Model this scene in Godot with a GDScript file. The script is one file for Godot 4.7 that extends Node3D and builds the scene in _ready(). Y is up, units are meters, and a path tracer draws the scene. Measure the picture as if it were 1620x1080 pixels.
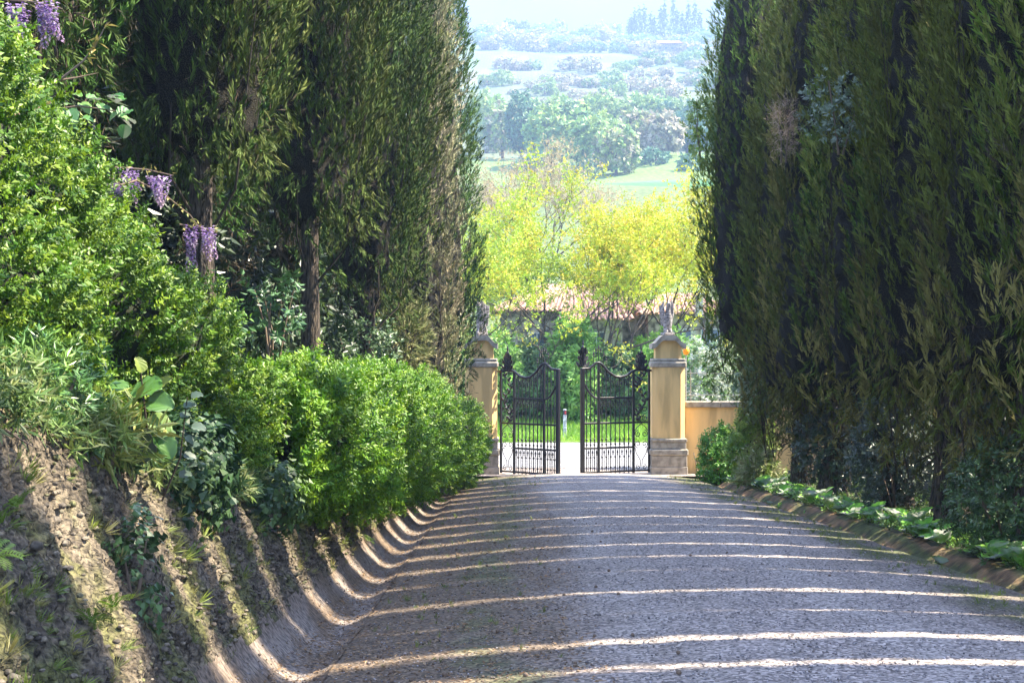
extends Node3D
# A cypress-lined gravel drive running down to an open wrought-iron gate, Tuscan hills beyond.
# Metres, y up. The camera stands at the origin and looks along -Z; "d" is the distance down the drive (d = -z).

const EYE := 1.5
const SLOPE := 0.0396          # the drive falls this much per metre
const SUN_TURN := 6.0          # degrees by which the sun stands beyond the line square to the drive
const SUN_HIGH := 52.0

class Buf:
	var v := PackedVector3Array()
	var n := PackedVector3Array()
	var c := PackedColorArray()
	func tri(a: Vector3, b: Vector3, d: Vector3, m: Vector3, col: Color) -> void:
		v.push_back(a)
		if (b - a).cross(d - a).dot(m) > 0.0:
			v.push_back(d); v.push_back(b)
		else:
			v.push_back(b); v.push_back(d)
		n.push_back(m); n.push_back(m); n.push_back(m)
		c.push_back(col); c.push_back(col); c.push_back(col)
	func tri3(a: Vector3, b: Vector3, d: Vector3, na: Vector3, nb: Vector3, nd: Vector3, col: Color) -> void:
		v.push_back(a); n.push_back(na)
		if (b - a).cross(d - a).dot(na + nb + nd) > 0.0:
			v.push_back(d); v.push_back(b); n.push_back(nd); n.push_back(nb)
		else:
			v.push_back(b); v.push_back(d); n.push_back(nb); n.push_back(nd)
		c.push_back(col); c.push_back(col); c.push_back(col)
	func quad(a: Vector3, b: Vector3, d: Vector3, e: Vector3, m: Vector3, col: Color) -> void:
		tri(a, b, d, m, col)
		tri(a, d, e, m, col)
	func leaf(p: Vector3, dir: Vector3, side: Vector3, l: float, w: float, col := Color.WHITE) -> void:
		# a folded blade of two triangles
		var up := side.cross(dir).normalized()
		var mid := p + dir * l * 0.45
		var tip := p + dir * l
		var a := mid + side * w * 0.5 + up * w * 0.18
		var b := mid - side * w * 0.5 + up * w * 0.18
		tri(p, a, tip, (up - side * 0.35).normalized(), col)
		tri(p, tip, b, (up + side * 0.35).normalized(), col)
	func stamp(t: Buf, x: Transform3D, col: Color) -> void:
		v.append_array(x * t.v)
		n.append_array(Transform3D(x.basis.orthonormalized(), Vector3.ZERO) * t.n)
		var k := PackedColorArray()
		k.resize(t.v.size())
		k.fill(col)
		c.append_array(k)
	func mesh() -> ArrayMesh:
		var m := ArrayMesh.new()
		var a := []
		a.resize(Mesh.ARRAY_MAX)
		a[Mesh.ARRAY_VERTEX] = v
		a[Mesh.ARRAY_NORMAL] = n
		a[Mesh.ARRAY_COLOR] = c
		m.add_surface_from_arrays(Mesh.PRIMITIVE_TRIANGLES, a)
		return m
	func box(o: Vector3, s: Vector3, col := Color.WHITE, bev := 0.0, bas := Basis.IDENTITY) -> void:
		var h := s * 0.5
		var e := minf(bev, minf(h.x, minf(h.y, h.z)) * 0.5)
		var ax := [Vector3.RIGHT, Vector3.UP, Vector3.BACK]
		for i in 3:
			var u: int = (i + 1) % 3
			var w: int = (i + 2) % 3
			for sg in [-1.0, 1.0]:
				var m: Vector3 = ax[i] * sg
				var ce: Vector3 = m * h[i]
				var pu: Vector3 = ax[u] * (h[u] - e)
				var pw: Vector3 = ax[w] * (h[w] - e)
				quad(o + bas * (ce + pu + pw), o + bas * (ce - pu + pw), o + bas * (ce - pu - pw), o + bas * (ce + pu - pw), bas * m, col)
				if e > 0.0:
					for sh in [-1.0, 1.0]:
						var m2: Vector3 = ax[u] * sh
						var a: Vector3 = m * h[i] + m2 * (h[u] - e)
						var b: Vector3 = m * (h[i] - e) + m2 * h[u]
						quad(o + bas * (a + pw), o + bas * (a - pw), o + bas * (b - pw), o + bas * (b + pw), bas * (m + m2).normalized(), col)
		if e > 0.0:
			for sx in [-1.0, 1.0]:
				for sy in [-1.0, 1.0]:
					for sz in [-1.0, 1.0]:
						var q := Vector3(sx, sy, sz)
						var t := h - Vector3(e, e, e)
						tri(o + bas * (q * Vector3(h.x, t.y, t.z)), o + bas * (q * Vector3(t.x, h.y, t.z)), o + bas * (q * Vector3(t.x, t.y, h.z)), bas * q.normalized(), col)
	func tube(pts: PackedVector3Array, rad: PackedFloat32Array, sides := 6, col := Color.WHITE, caps := true) -> void:
		var k := pts.size()
		var ref := Vector3(0.31, 0.17, 0.93)
		var ra := PackedVector3Array()
		for i in k:
			var dir := (pts[mini(i + 1, k - 1)] - pts[maxi(i - 1, 0)]).normalized()
			var s := (ref - dir * ref.dot(dir)).normalized()
			ref = s
			var u := dir.cross(s)
			for j in sides:
				var a := TAU * j / sides
				ra.push_back(s * cos(a) + u * sin(a))
		for i in k - 1:
			for j in sides:
				var j2 := (j + 1) % sides
				var n0 := ra[i * sides + j]
				var n1 := ra[i * sides + j2]
				var n2 := ra[(i + 1) * sides + j2]
				var n3 := ra[(i + 1) * sides + j]
				var a := pts[i] + n0 * rad[i]
				var b := pts[i] + n1 * rad[i]
				var d := pts[i + 1] + n2 * rad[i + 1]
				var e := pts[i + 1] + n3 * rad[i + 1]
				tri3(a, b, d, n0, n1, n2, col)
				tri3(a, d, e, n0, n2, n3, col)
		if caps:
			for w in 2:
				var i := 0 if w == 0 else k - 1
				var m := (pts[0] - pts[1]).normalized() if w == 0 else (pts[k - 1] - pts[k - 2]).normalized()
				for j in range(1, sides - 1):
					tri(pts[i] + ra[i * sides] * rad[i], pts[i] + ra[i * sides + j] * rad[i], pts[i] + ra[i * sides + j + 1] * rad[i], m, col)
	func lathe(o: Vector3, prof: PackedVector2Array, sides := 16, col := Color.WHITE, sq := Vector2.ONE) -> void:
		for i in prof.size() - 1:
			var e := prof[i + 1] - prof[i]
			var m2 := Vector2(e.y, -e.x).normalized()
			for j in sides:
				var a0 := TAU * j / sides
				var a1 := TAU * (j + 1) / sides
				var d0 := Vector3(cos(a0) * sq.x, 0, sin(a0) * sq.y)
				var d1 := Vector3(cos(a1) * sq.x, 0, sin(a1) * sq.y)
				var n0 := (d0 * m2.x + Vector3.UP * m2.y).normalized()
				var n1 := (d1 * m2.x + Vector3.UP * m2.y).normalized()
				var p0 := o + d0 * prof[i].x + Vector3.UP * prof[i].y
				var p1 := o + d1 * prof[i].x + Vector3.UP * prof[i].y
				var p2 := o + d1 * prof[i + 1].x + Vector3.UP * prof[i + 1].y
				var p3 := o + d0 * prof[i + 1].x + Vector3.UP * prof[i + 1].y
				if prof[i].x > 1e-5:
					tri3(p0, p1, p2, n0, n1, n1, col)
				if prof[i + 1].x > 1e-5:
					tri3(p0, p2, p3, n0, n1, n0, col)

var taken := {}
var rng := RandomNumberGenerator.new()
var M := {}
var T := {}
var bumps := FastNoiseLite.new()
var lumps := FastNoiseLite.new()

# ---------------------------------------------------------------- naming
func numbered(called: String) -> String:
	taken[called] = taken.get(called, -1) + 1
	return called if taken[called] == 0 else "%s_%03d" % [called, taken[called]]

func tag(o: Node, label: String, category: String, group := "", kind := "") -> void:
	if label: o.set_meta("label", label)
	if category: o.set_meta("category", category)
	if group: o.set_meta("group", group)
	if kind: o.set_meta("kind", kind)

func thing(called: String, label: String, category: String, at := Vector3.ZERO, turn := 0.0, group := "") -> Node3D:
	var o := Node3D.new()
	o.name = numbered(called)
	add_child(o)
	o.position = at
	o.rotation.y = turn
	tag(o, label, category, group)
	return o

func obj(called: String, m: Mesh, mat: Material, parent: Node = null, at := Vector3.ZERO) -> MeshInstance3D:
	var o := MeshInstance3D.new()
	o.name = called if parent else numbered(called)
	o.mesh = m
	o.material_override = mat
	(parent if parent else self).add_child(o, true)
	o.position = at
	return o

func struct(called: String, m: Mesh, mat: Material) -> MeshInstance3D:
	var o := obj(called, m, mat)
	o.set_meta("kind", "structure")
	return o

func multi(called: String, m: Mesh, mat: Material, xs: Array, cols: PackedColorArray, parent: Node = null) -> MultiMeshInstance3D:
	var mm := MultiMesh.new()
	mm.transform_format = MultiMesh.TRANSFORM_3D
	mm.use_colors = true
	mm.mesh = m
	mm.instance_count = xs.size()
	for i in xs.size():
		mm.set_instance_transform(i, xs[i])
		mm.set_instance_color(i, cols[i])
	var o := MultiMeshInstance3D.new()
	o.name = called if parent else numbered(called)
	o.multimesh = mm
	o.material_override = mat
	o.set_meta("kind", "stuff")
	(parent if parent else self).add_child(o, true)
	return o

func dup(o: Node3D, at: Vector3, turn: float, size := Vector3.ONE, label := "", group := "", called := "") -> Node3D:
	var r: Node3D = o.duplicate()
	r.name = numbered(called if called else str(o.get_meta("stem")))
	add_child(r)
	r.position = at
	r.rotation = Vector3(0, turn, 0)
	r.scale = size
	if label: r.set_meta("label", label)
	if group: r.set_meta("group", group)
	return r

# ---------------------------------------------------------------- numbers
func rnd(a: float, b: float) -> float:
	return rng.randf_range(a, b)

func lin(xs: Array, ys: Array, x: float) -> float:
	if x <= xs[0]: return ys[0]
	for i in range(1, xs.size()):
		if x <= xs[i]:
			return lerpf(ys[i - 1], ys[i], (x - xs[i - 1]) / (xs[i] - xs[i - 1]))
	return ys[-1]

func at(px: float, py: float, d: float) -> Vector3:   # a point at distance d along a sight line measured in the photograph
	return Vector3((px - 810.0) / 2400.0 * d, EYE + (560.0 - py) / 2400.0 * d, -d)

func plane(d: float) -> float:
	return -SLOPE * minf(d, 38.7) if d > 0 else 0.0

func bank_top(d: float) -> float:                     # height of the bank's brow over the drive
	return lin([2.0, 6.0, 9.2, 14.0, 22.0, 30.0, 34.0], [1.9, 1.56, 1.04, 0.66, 0.32, 0.06, 0.0], d)

func brow(d: float) -> float:                         # where the bank's face meets the level ground above it
	return -1.70 - 0.42 * maxf(bank_top(d), 0.05)

func land(x: float, d: float) -> float:
	var y: float
	if d > 38.0:
		y = lin([38.0, 42.0, 54.0, 60.0, 70.0, 80.0, 110.0, 150.0, 210.0, 330.0, 420.0, 600.0, 800.0, 1000.0, 1150.0, 1300.0, 1700.0], [-1.72, -1.75, -1.75, -1.25, -0.8, -0.3, 4.5, 11.5, 23.3, 42.0, 60.0, 110.0, 164.0, 207.0, 218.0, 200.0, 150.0], d)
		if d > 90.0:
			y += bumps.get_noise_2d(x * 0.35, d * 0.35) * minf((d - 90.0) * 0.02, 6.0)
	else:
		y = plane(d)
		var near: float
		if x < brow(d):
			near = maxf(bank_top(d), 0.06) + minf(brow(d) - x, 6.0) * 0.08 - 0.04
		elif x > 4.95:
			near = -0.03 + minf(x - 4.95, 8.0) * 0.09
		else:
			near = -0.35
		y += near
		if d > 34.0:
			y = lerpf(y, -1.72, (d - 34.0) / 4.0) if x < brow(d) or x > 4.95 else y
	return y

func ground(x: float, d: float) -> Vector3:
	return Vector3(x, land(x, d), -d)

# a sheet of nu x nv cells; f(u, v) gives a point and tint(u, v, p) a colour; normals are averaged
func sheet(nu: int, nv: int, f: Callable, tint = null, flip := false) -> ArrayMesh:
	var st := SurfaceTool.new()
	st.begin(Mesh.PRIMITIVE_TRIANGLES)
	for j in nv + 1:
		for i in nu + 1:
			var u := float(i) / nu
			var w := float(j) / nv
			var p: Vector3 = f.call(u, w)
			if tint != null:
				st.set_color(tint.call(u, w, p))
			st.add_vertex(p)
	for j in nv:
		for i in nu:
			var a := j * (nu + 1) + i
			var b := a + 1
			var c := a + nu + 1
			var e := c + 1
			for k in ([a, b, e, a, e, c] if flip else [a, e, b, a, c, e]):
				st.add_index(k)
	st.generate_normals()
	return st.commit()

# ---------------------------------------------------------------- materials
func ramp(cols: Array, offs: Array) -> Gradient:
	var g := Gradient.new()
	var ps := PackedFloat32Array()
	var cs := PackedColorArray()
	for i in cols.size():
		ps.push_back(offs[i])
		cs.push_back(cols[i])
	g.offsets = ps
	g.colors = cs
	return g

func noise_tex(seed_: int, freq: float, oct: int, g: Gradient = null, kind := FastNoiseLite.TYPE_SIMPLEX_SMOOTH, size := 512) -> NoiseTexture2D:
	var n := FastNoiseLite.new()
	n.seed = seed_
	n.noise_type = kind
	n.frequency = freq
	n.fractal_octaves = oct
	if kind == FastNoiseLite.TYPE_CELLULAR:
		n.cellular_return_type = FastNoiseLite.RETURN_CELL_VALUE
		n.cellular_jitter = 1.0
		n.fractal_type = FastNoiseLite.FRACTAL_NONE if oct <= 1 else FastNoiseLite.FRACTAL_FBM
	var t := NoiseTexture2D.new()
	t.width = size
	t.height = size
	t.seamless = true
	t.noise = n
	if g: t.color_ramp = g
	return t

func grey(a: float) -> Color:
	return Color(a, a, a)

func solid(col: Color, tex: Texture2D, scale_: float, rough := 0.85, height: Texture2D = null, hs := 1.0, vcol := false) -> StandardMaterial3D:
	var m := StandardMaterial3D.new()
	m.albedo_color = col.linear_to_srgb()
	m.albedo_texture = tex
	m.uv1_triplanar = true
	m.uv1_world_triplanar = true
	m.uv1_scale = Vector3.ONE * scale_
	m.roughness = rough
	m.vertex_color_use_as_albedo = vcol
	if height:
		m.heightmap_enabled = true
		m.heightmap_texture = height
		m.heightmap_scale = hs
	return m

func leafy(back: Color, rough := 0.6, spec := 0.5) -> StandardMaterial3D:
	var m := StandardMaterial3D.new()
	m.vertex_color_use_as_albedo = true
	m.roughness = rough
	m.metallic_specular = spec
	m.backlight_enabled = true
	m.backlight = back
	m.cull_mode = BaseMaterial3D.CULL_DISABLED
	return m

func make_materials() -> void:
	var fine := noise_tex(3, 0.02, 5, ramp([grey(0.55), grey(1.0)], [0.2, 0.8]))
	var mottled := noise_tex(5, 0.012, 6, ramp([grey(0.5), grey(0.82), grey(1.0)], [0.25, 0.5, 0.75]))
	var pits := noise_tex(8, 0.03, 5)
	var stones := noise_tex(11, 0.09, 1, ramp([grey(0.4), grey(0.7), grey(0.86), grey(1.0)], [0.0, 0.45, 0.8, 1.0]), FastNoiseLite.TYPE_CELLULAR, 1024)
	var stones_h := noise_tex(11, 0.09, 1, null, FastNoiseLite.TYPE_CELLULAR, 1024)
	M.gravel = solid(Color(1, 1, 1), stones, 0.55, 0.9, stones_h, 0.8, true)
	M.pebble = solid(Color(1, 1, 1), fine, 3.0, 0.85, null, 1.0, true)
	M.soil = solid(Color(1, 1, 1), mottled, 0.7, 0.95, pits, 2.0, true)
	M.tuff = solid(Color(1, 1, 1), noise_tex(14, 0.045, 5, ramp([grey(0.3), grey(0.8), grey(1.0)], [0.25, 0.5, 0.75])), 1.1, 0.95, noise_tex(15, 0.06, 5), 3.0, true)
	M.concrete = solid(Color(1, 1, 1), noise_tex(17, 0.04, 5, ramp([grey(0.45), grey(0.85), grey(1.0)], [0.25, 0.5, 0.75])), 0.9, 0.85, noise_tex(18, 0.08, 4), 1.2, true)
	M.asphalt = solid(Color(0.5, 0.49, 0.48), stones, 0.8, 0.9)
	M.paving = solid(Color(0.46, 0.38, 0.32), mottled, 0.6, 0.9)
	M.line = solid(Color(0.8, 0.8, 0.78), fine, 1.0, 0.7)
	M.plaster = solid(Color(0.86, 0.59, 0.25), noise_tex(21, 0.006, 5, ramp([grey(0.84), grey(0.96), grey(1.0)], [0.2, 0.5, 0.8])), 0.35, 0.9, pits, 0.05)
	var soft := noise_tex(23, 0.01, 5, ramp([grey(0.78), grey(0.92), grey(1.0)], [0.2, 0.5, 0.8]))
	M.plaster.uv1_scale = Vector3(0.8, 0.14, 0.8)
	M.stone = solid(Color(0.44, 0.39, 0.31), soft, 0.9, 0.9, pits, 0.12)
	M.statue = solid(Color(0.42, 0.38, 0.36), noise_tex(25, 0.02, 4, ramp([grey(0.5), grey(0.85), grey(1.0)], [0.3, 0.5, 0.75])), 1.2, 0.9, pits, 0.3)
	M.iron = StandardMaterial3D.new()
	M.iron.albedo_color = Color(0.028, 0.028, 0.032).linear_to_srgb()
	M.iron.roughness = 0.42
	M.iron.metallic = 0.3
	M.rail = StandardMaterial3D.new()
	M.rail.albedo_color = Color(0.35, 0.36, 0.36).linear_to_srgb()
	M.rail.roughness = 0.5
	M.rail.metallic = 0.4
	M.bark = solid(Color(0.15, 0.115, 0.085), noise_tex(31, 0.02, 5, ramp([grey(0.3), grey(0.75), grey(1.0)], [0.25, 0.5, 0.8])), 1.6, 0.95, noise_tex(32, 0.03, 5), 3.0)
	M.bark.uv1_scale = Vector3(2.6, 0.5, 2.6)
	M.wood = solid(Color(0.42, 0.33, 0.22), fine, 2.0, 0.85)
	M.twig = StandardMaterial3D.new()
	M.twig.albedo_color = Color(0.16, 0.115, 0.08).linear_to_srgb()
	M.twig.roughness = 0.9
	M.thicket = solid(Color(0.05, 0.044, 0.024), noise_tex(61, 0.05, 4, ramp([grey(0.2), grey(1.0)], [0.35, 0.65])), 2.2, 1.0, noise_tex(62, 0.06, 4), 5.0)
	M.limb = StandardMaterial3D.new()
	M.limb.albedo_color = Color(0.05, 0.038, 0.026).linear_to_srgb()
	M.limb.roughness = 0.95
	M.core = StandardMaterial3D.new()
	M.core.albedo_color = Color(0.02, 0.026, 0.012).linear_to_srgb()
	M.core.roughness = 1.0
	M.roof = solid(Color(0.60, 0.36, 0.27), mottled, 0.4, 0.9)
	M.house = solid(Color(0.42, 0.38, 0.33), mottled, 0.3, 0.9)
	M.white = solid(Color(0.75, 0.75, 0.73), fine, 1.0, 0.6)
	M.dark = StandardMaterial3D.new()
	M.dark.albedo_color = Color(0.02, 0.02, 0.022).linear_to_srgb()
	M.dark.roughness = 0.5
	M.red = StandardMaterial3D.new()
	M.red.albedo_color = Color(0.45, 0.03, 0.03).linear_to_srgb()
	M.red.roughness = 0.35
	M.amber = StandardMaterial3D.new()
	M.amber.albedo_color = Color(0.85, 0.36, 0.01).linear_to_srgb()
	M.amber.roughness = 0.25
	M.glass = StandardMaterial3D.new()
	M.glass.albedo_color = Color(0.05, 0.07, 0.09).linear_to_srgb()
	M.glass.roughness = 0.1
	M.land = solid(Color(1, 1, 1), noise_tex(41, 0.02, 5, ramp([grey(0.7), grey(1.0)], [0.25, 0.75])), 0.08, 1.0, null, 1.0, true)
	M.cypress = leafy(Color(0.35, 0.35, 0.35), 0.7, 0.3)
	M.leaf = leafy(Color(0.75, 0.75, 0.75), 0.5)
	M.gloss = leafy(Color(0.4, 0.4, 0.4), 0.36, 0.5)
	M.petal = leafy(Color(0.8, 0.8, 0.8), 0.6, 0.2)

# ---------------------------------------------------------------- foliage templates: each a small sprig that grows along +Y
func sprig(count: int, length: float, leaf_l: float, leaf_w: float, spread: float, pairs := false, vary := 0.3) -> Buf:
	var b := Buf.new()
	for i in count:
		var t := (i + 0.5) / count
		var a := (PI * (i % 2) + 1.57 * floorf(i / 2.0)) if pairs else rnd(0, TAU)
		var out := Vector3(cos(a), 0, sin(a))
		var dir := (Vector3.UP * (1.0 - spread) + out * spread).normalized()
		dir = (dir + Vector3(rnd(-1, 1), rnd(-1, 1), rnd(-1, 1)) * vary * 0.5).normalized()
		var side := dir.cross(out.cross(Vector3.UP) + Vector3(rnd(-1, 1), rnd(-1, 1), rnd(-1, 1)) * vary).normalized()
		if not side.is_finite() or side.length() < 0.5: side = dir.cross(Vector3.RIGHT).normalized()
		side = side.rotated(dir, PI / 2 + rnd(-vary, vary))
		var k := grey(rnd(0.8, 1.15))
		var s := rnd(1.0 - vary, 1.0 + vary)
		b.leaf(Vector3.UP * length * t, dir, side, leaf_l * s, leaf_w * s, k)
	return b

func make_templates() -> void:
	T.cypress = []
	for i in 4: T.cypress.append(sprig(15, 0.18, 0.085, 0.0165, 0.34))
	T.dry = []
	for i in 3: T.dry.append(sprig(15, 0.24, 0.07, 0.007, 0.5, false, 0.6))
	T.box = []
	for i in 4: T.box.append(sprig(18, 0.085, 0.024, 0.014, 0.62, true, 0.35))
	T.boxfar = []
	for i in 4: T.boxfar.append(sprig(16, 0.12, 0.036, 0.020, 0.6, true, 0.4))
	T.laurel = []
	for i in 4: T.laurel.append(sprig(10, 0.14, 0.085, 0.034, 0.66, false, 0.4))
	T.lance = []
	for i in 4: T.lance.append(sprig(11, 0.12, 0.11, 0.021, 0.6, false, 0.35))
	T.fleck = []
	for i in 4: T.fleck.append(sprig(12, 0.36, 0.085, 0.048, 0.65, false, 0.7))
	T.tuft = []
	for i in 4: T.tuft.append(sprig(12, 0.9, 0.75, 0.5, 0.65, false, 0.6))
	T.ivy = []
	for i in 4: T.ivy.append(sprig(7, 0.16, 0.06, 0.055, 0.85, false, 0.4))
	T.grass = []
	for i in 3:
		var b := Buf.new()
		for k in 16:
			var a := rnd(0, TAU)
			var out := Vector3(cos(a), 0, sin(a))
			b.leaf(out * rnd(0, 0.03), (Vector3.UP + out * rnd(0.1, 0.9)).normalized(), Vector3(-sin(a), 0, cos(a)), rnd(0.06, 0.16), 0.008, grey(rnd(0.75, 1.2)))
		T.grass.append(b)
	T.mesh = {}
	for key in ["box", "boxfar", "laurel", "lance", "ivy", "grass", "fleck", "tuft"]:
		var st := Buf.new()
		st.stamp(T[key][0], Transform3D(), Color.WHITE)
		st.c = T[key][0].c
		T.mesh[key] = st.mesh()

func aim(dir: Vector3, roll: float, size: float, o: Vector3) -> Transform3D:   # +Y turned to dir
	var y := dir.normalized()
	var x := y.cross(Vector3(0.37, 0.21, 0.9)).normalized().rotated(y, roll)
	return Transform3D(Basis(x * size, y * size, x.cross(y) * size), o)

func jitter(a: float) -> Vector3:
	return Vector3(rnd(-a, a), rnd(-a, a), rnd(-a, a))

func mix_col(cols: Array, k := 0.18) -> Color:
	var a: Color = cols[rng.randi() % cols.size()]
	var b: Color = cols[rng.randi() % cols.size()]
	var c := a.lerp(b, rng.randf())
	var s := rnd(1.0 - k, 1.0 + k)
	return Color(c.r * s, c.g * s, c.b * s)

# ---------------------------------------------------------------- cypresses
# An Italian cypress: trunk, ascending limbs and a crown of many upright plumes of scale-leaf sprays.
# The crown is broad along local x and held within +-rz along local z, as trees planted shoulder to shoulder are.
func cypress(called: String, label: String, height: float, base: float, rx: float, rz: float, pal: Array, group := "", plumes := 60, per := 42, dead := 0.12, rag := 0.15, thick := 0.66, hang := 2.0, plump := 1.0) -> Node3D:
	var o := thing(called, label, "cypress tree", Vector3.ZERO, 0.0, group)
	o.set_meta("stem", called)
	var tb := Buf.new()
	var pts := PackedVector3Array()
	var rad := PackedFloat32Array()
	for i in 12:
		var t := i / 11.0
		pts.push_back(Vector3(rnd(-0.05, 0.05), t * height * 0.9 - 0.25, rnd(-0.04, 0.04)))
		rad.push_back((lerpf(0.17, 0.03, t) + (0.09 if i == 0 else 0.0)) * clampf(rx / 1.1, 0.7, 1.2))
	tb.tube(pts, rad, 9, Color.WHITE)
	obj("trunk", tb.mesh(), M.bark, o)
	var limbs := Buf.new()
	var b := Buf.new()
	for i in plumes:
		var q := float(i) / plumes
		var h0 := lerpf(base - 0.2, height * 0.86, pow(q, 1.15)) + rnd(-0.3, 0.3) - (rnd(0.0, 0.9) if q < 0.2 and hang > 1.0 else 0.0)
		var th := i * 2.399 + rnd(-0.4, 0.4)
		var len := rnd(1.5, 2.9) * clampf(height / 10.0, 0.6, 1.2)
		var out := Vector3(cos(th) * rx, 0, sin(th) * rz)
		var r0 := reach(h0, base, height)
		var h1 := minf(h0 + len, height)
		var r1 := reach(h1, base, height)
		out.z *= minf(1.35, 0.95 / maxf(r1, 0.3))
		var p0 := out * r0 * rnd(0.5, 0.75) + Vector3.UP * h0
		var p1 := out * r1 * rnd(0.85 - rag, 0.92 + rag) + Vector3.UP * h1
		if i % 3 == 0: limbs.tube([Vector3(0, maxf(h0 - 0.5, base * 0.7), 0), p0, p0.lerp(p1, 0.7)], [0.022, 0.014, 0.005], 4, Color.WHITE, false)
		var tone := mix_col(pal, 0.38)
		var brown := rng.randf() < dead
		for k in per:
			var t := pow((k + rng.randf()) / per, 0.9)
			var fat := 0.34 * sin(PI * clampf(t * 0.85 + 0.13, 0.0, 1.0)) * plump + 0.03
			var a := rnd(0, TAU)
			var off := Vector3(cos(a), 0, sin(a)) * fat * sqrt(rnd(0.35, 1.0))
			var p := p0.lerp(p1, t) + off
			p.z = clampf(p.z, -rz, rz) - signf(p.z) * rnd(0, 0.05)
			var dir := Vector3(cos(a) * 0.5, 1.0, sin(a) * 0.32) + out.normalized() * 0.15 + jitter(0.35)
			if p.y < base + 0.8 and rng.randf() < 0.5: dir.y *= -0.6
			var c := Color(0.07, 0.056, 0.034) * rnd(0.7, 1.4) if brown else tone * rnd(0.65, 1.35)
			var pool: Array = T.dry if brown and rng.randf() < 0.9 else T.cypress
			b.stamp(pool[rng.randi() % pool.size()], aim(dir, rnd(0, TAU), rnd(0.75, 1.3), p), c)
	# dead inner twigs hanging below the crown
	for k in int(plumes * hang):
		var a := rnd(0, TAU)
		var p := Vector3(cos(a) * rx * rnd(0.2, 0.8), base + rnd(-0.7, 1.2), sin(a) * rz * rnd(0.2, 0.9))
		b.stamp(T.dry[k % 3], aim(Vector3(cos(a) * 0.5, rnd(-1.2, 0.8), sin(a) * 0.3), rnd(0, TAU), rnd(0.8, 1.5), p), Color(0.075, 0.055, 0.036) * rnd(0.6, 1.4))
	# the dense brown thicket of dead twigs inside the crown
	var grain := FastNoiseLite.new()
	grain.seed = rng.randi() % 1000
	grain.frequency = 1.3
	var inside := sheet(26, 90, func(u, w):
		var h := lerpf(base + 0.15, height * 0.95, w)
		var a: float = u * TAU
		var k: float = reach(h, base, height) * (thick + 0.2 * grain.get_noise_3d(cos(a) * 0.9, h * 0.45, sin(a) * 0.9) + 0.12 * grain.get_noise_3d(cos(a) * 4.0, h * 2.5, sin(a) * 4.0)) * smoothstep(-0.02, 0.06, w) * smoothstep(1.0, 0.9, w)
		return Vector3(cos(a) * rx * k, h, clampf(sin(a) * rz * k * 1.55, -rz * 0.93, rz * 0.93)))
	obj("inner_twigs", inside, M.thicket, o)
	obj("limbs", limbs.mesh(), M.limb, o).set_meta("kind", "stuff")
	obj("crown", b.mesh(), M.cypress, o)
	return o

func reach(h: float, base: float, height: float) -> float:
	var t := clampf((h - base) / (height - base), 0.0, 1.0)
	return (0.76 + 0.24 * smoothstep(0.0, 0.16, t)) * (1.0 - 0.9 * pow(t, 3.4))

# ---------------------------------------------------------------- hedges and shrubs
# leaves over a swept, lumpy section: f(d, phi) gives [point, outward normal]
func hedge(called: String, label: String, f: Callable, d0: float, d1: float, f0: float, f1: float, n: int, key: String, size: float, pal: Array, mat: Material, lump: float, freq: float, core_in: float) -> Node3D:
	var o := thing(called, label, "hedge")
	lumps.frequency = freq
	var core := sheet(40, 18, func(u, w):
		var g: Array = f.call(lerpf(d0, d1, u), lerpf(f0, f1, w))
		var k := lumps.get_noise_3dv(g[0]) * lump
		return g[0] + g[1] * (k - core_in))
	var xs := []
	var cs := PackedColorArray()
	for i in n:
		var d := lerpf(d0, d1, pow(rng.randf(), 1.25))
		var g: Array = f.call(d, rnd(f0, f1))
		var k := lumps.get_noise_3dv(g[0])
		var deep := pow(rng.randf(), 2.0) * 0.16
		var p: Vector3 = g[0] + g[1] * (k * lump - deep) + jitter(0.03)
		var dir: Vector3 = g[1] + Vector3.UP * 0.55 + jitter(0.7)
		xs.append(aim(dir, rnd(0, TAU), size * rnd(0.75, 1.3), p))
		var c := mix_col(pal, 0.2)
		cs.push_back(c)
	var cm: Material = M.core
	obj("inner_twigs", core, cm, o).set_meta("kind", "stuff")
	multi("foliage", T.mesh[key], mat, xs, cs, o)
	return o

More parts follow.
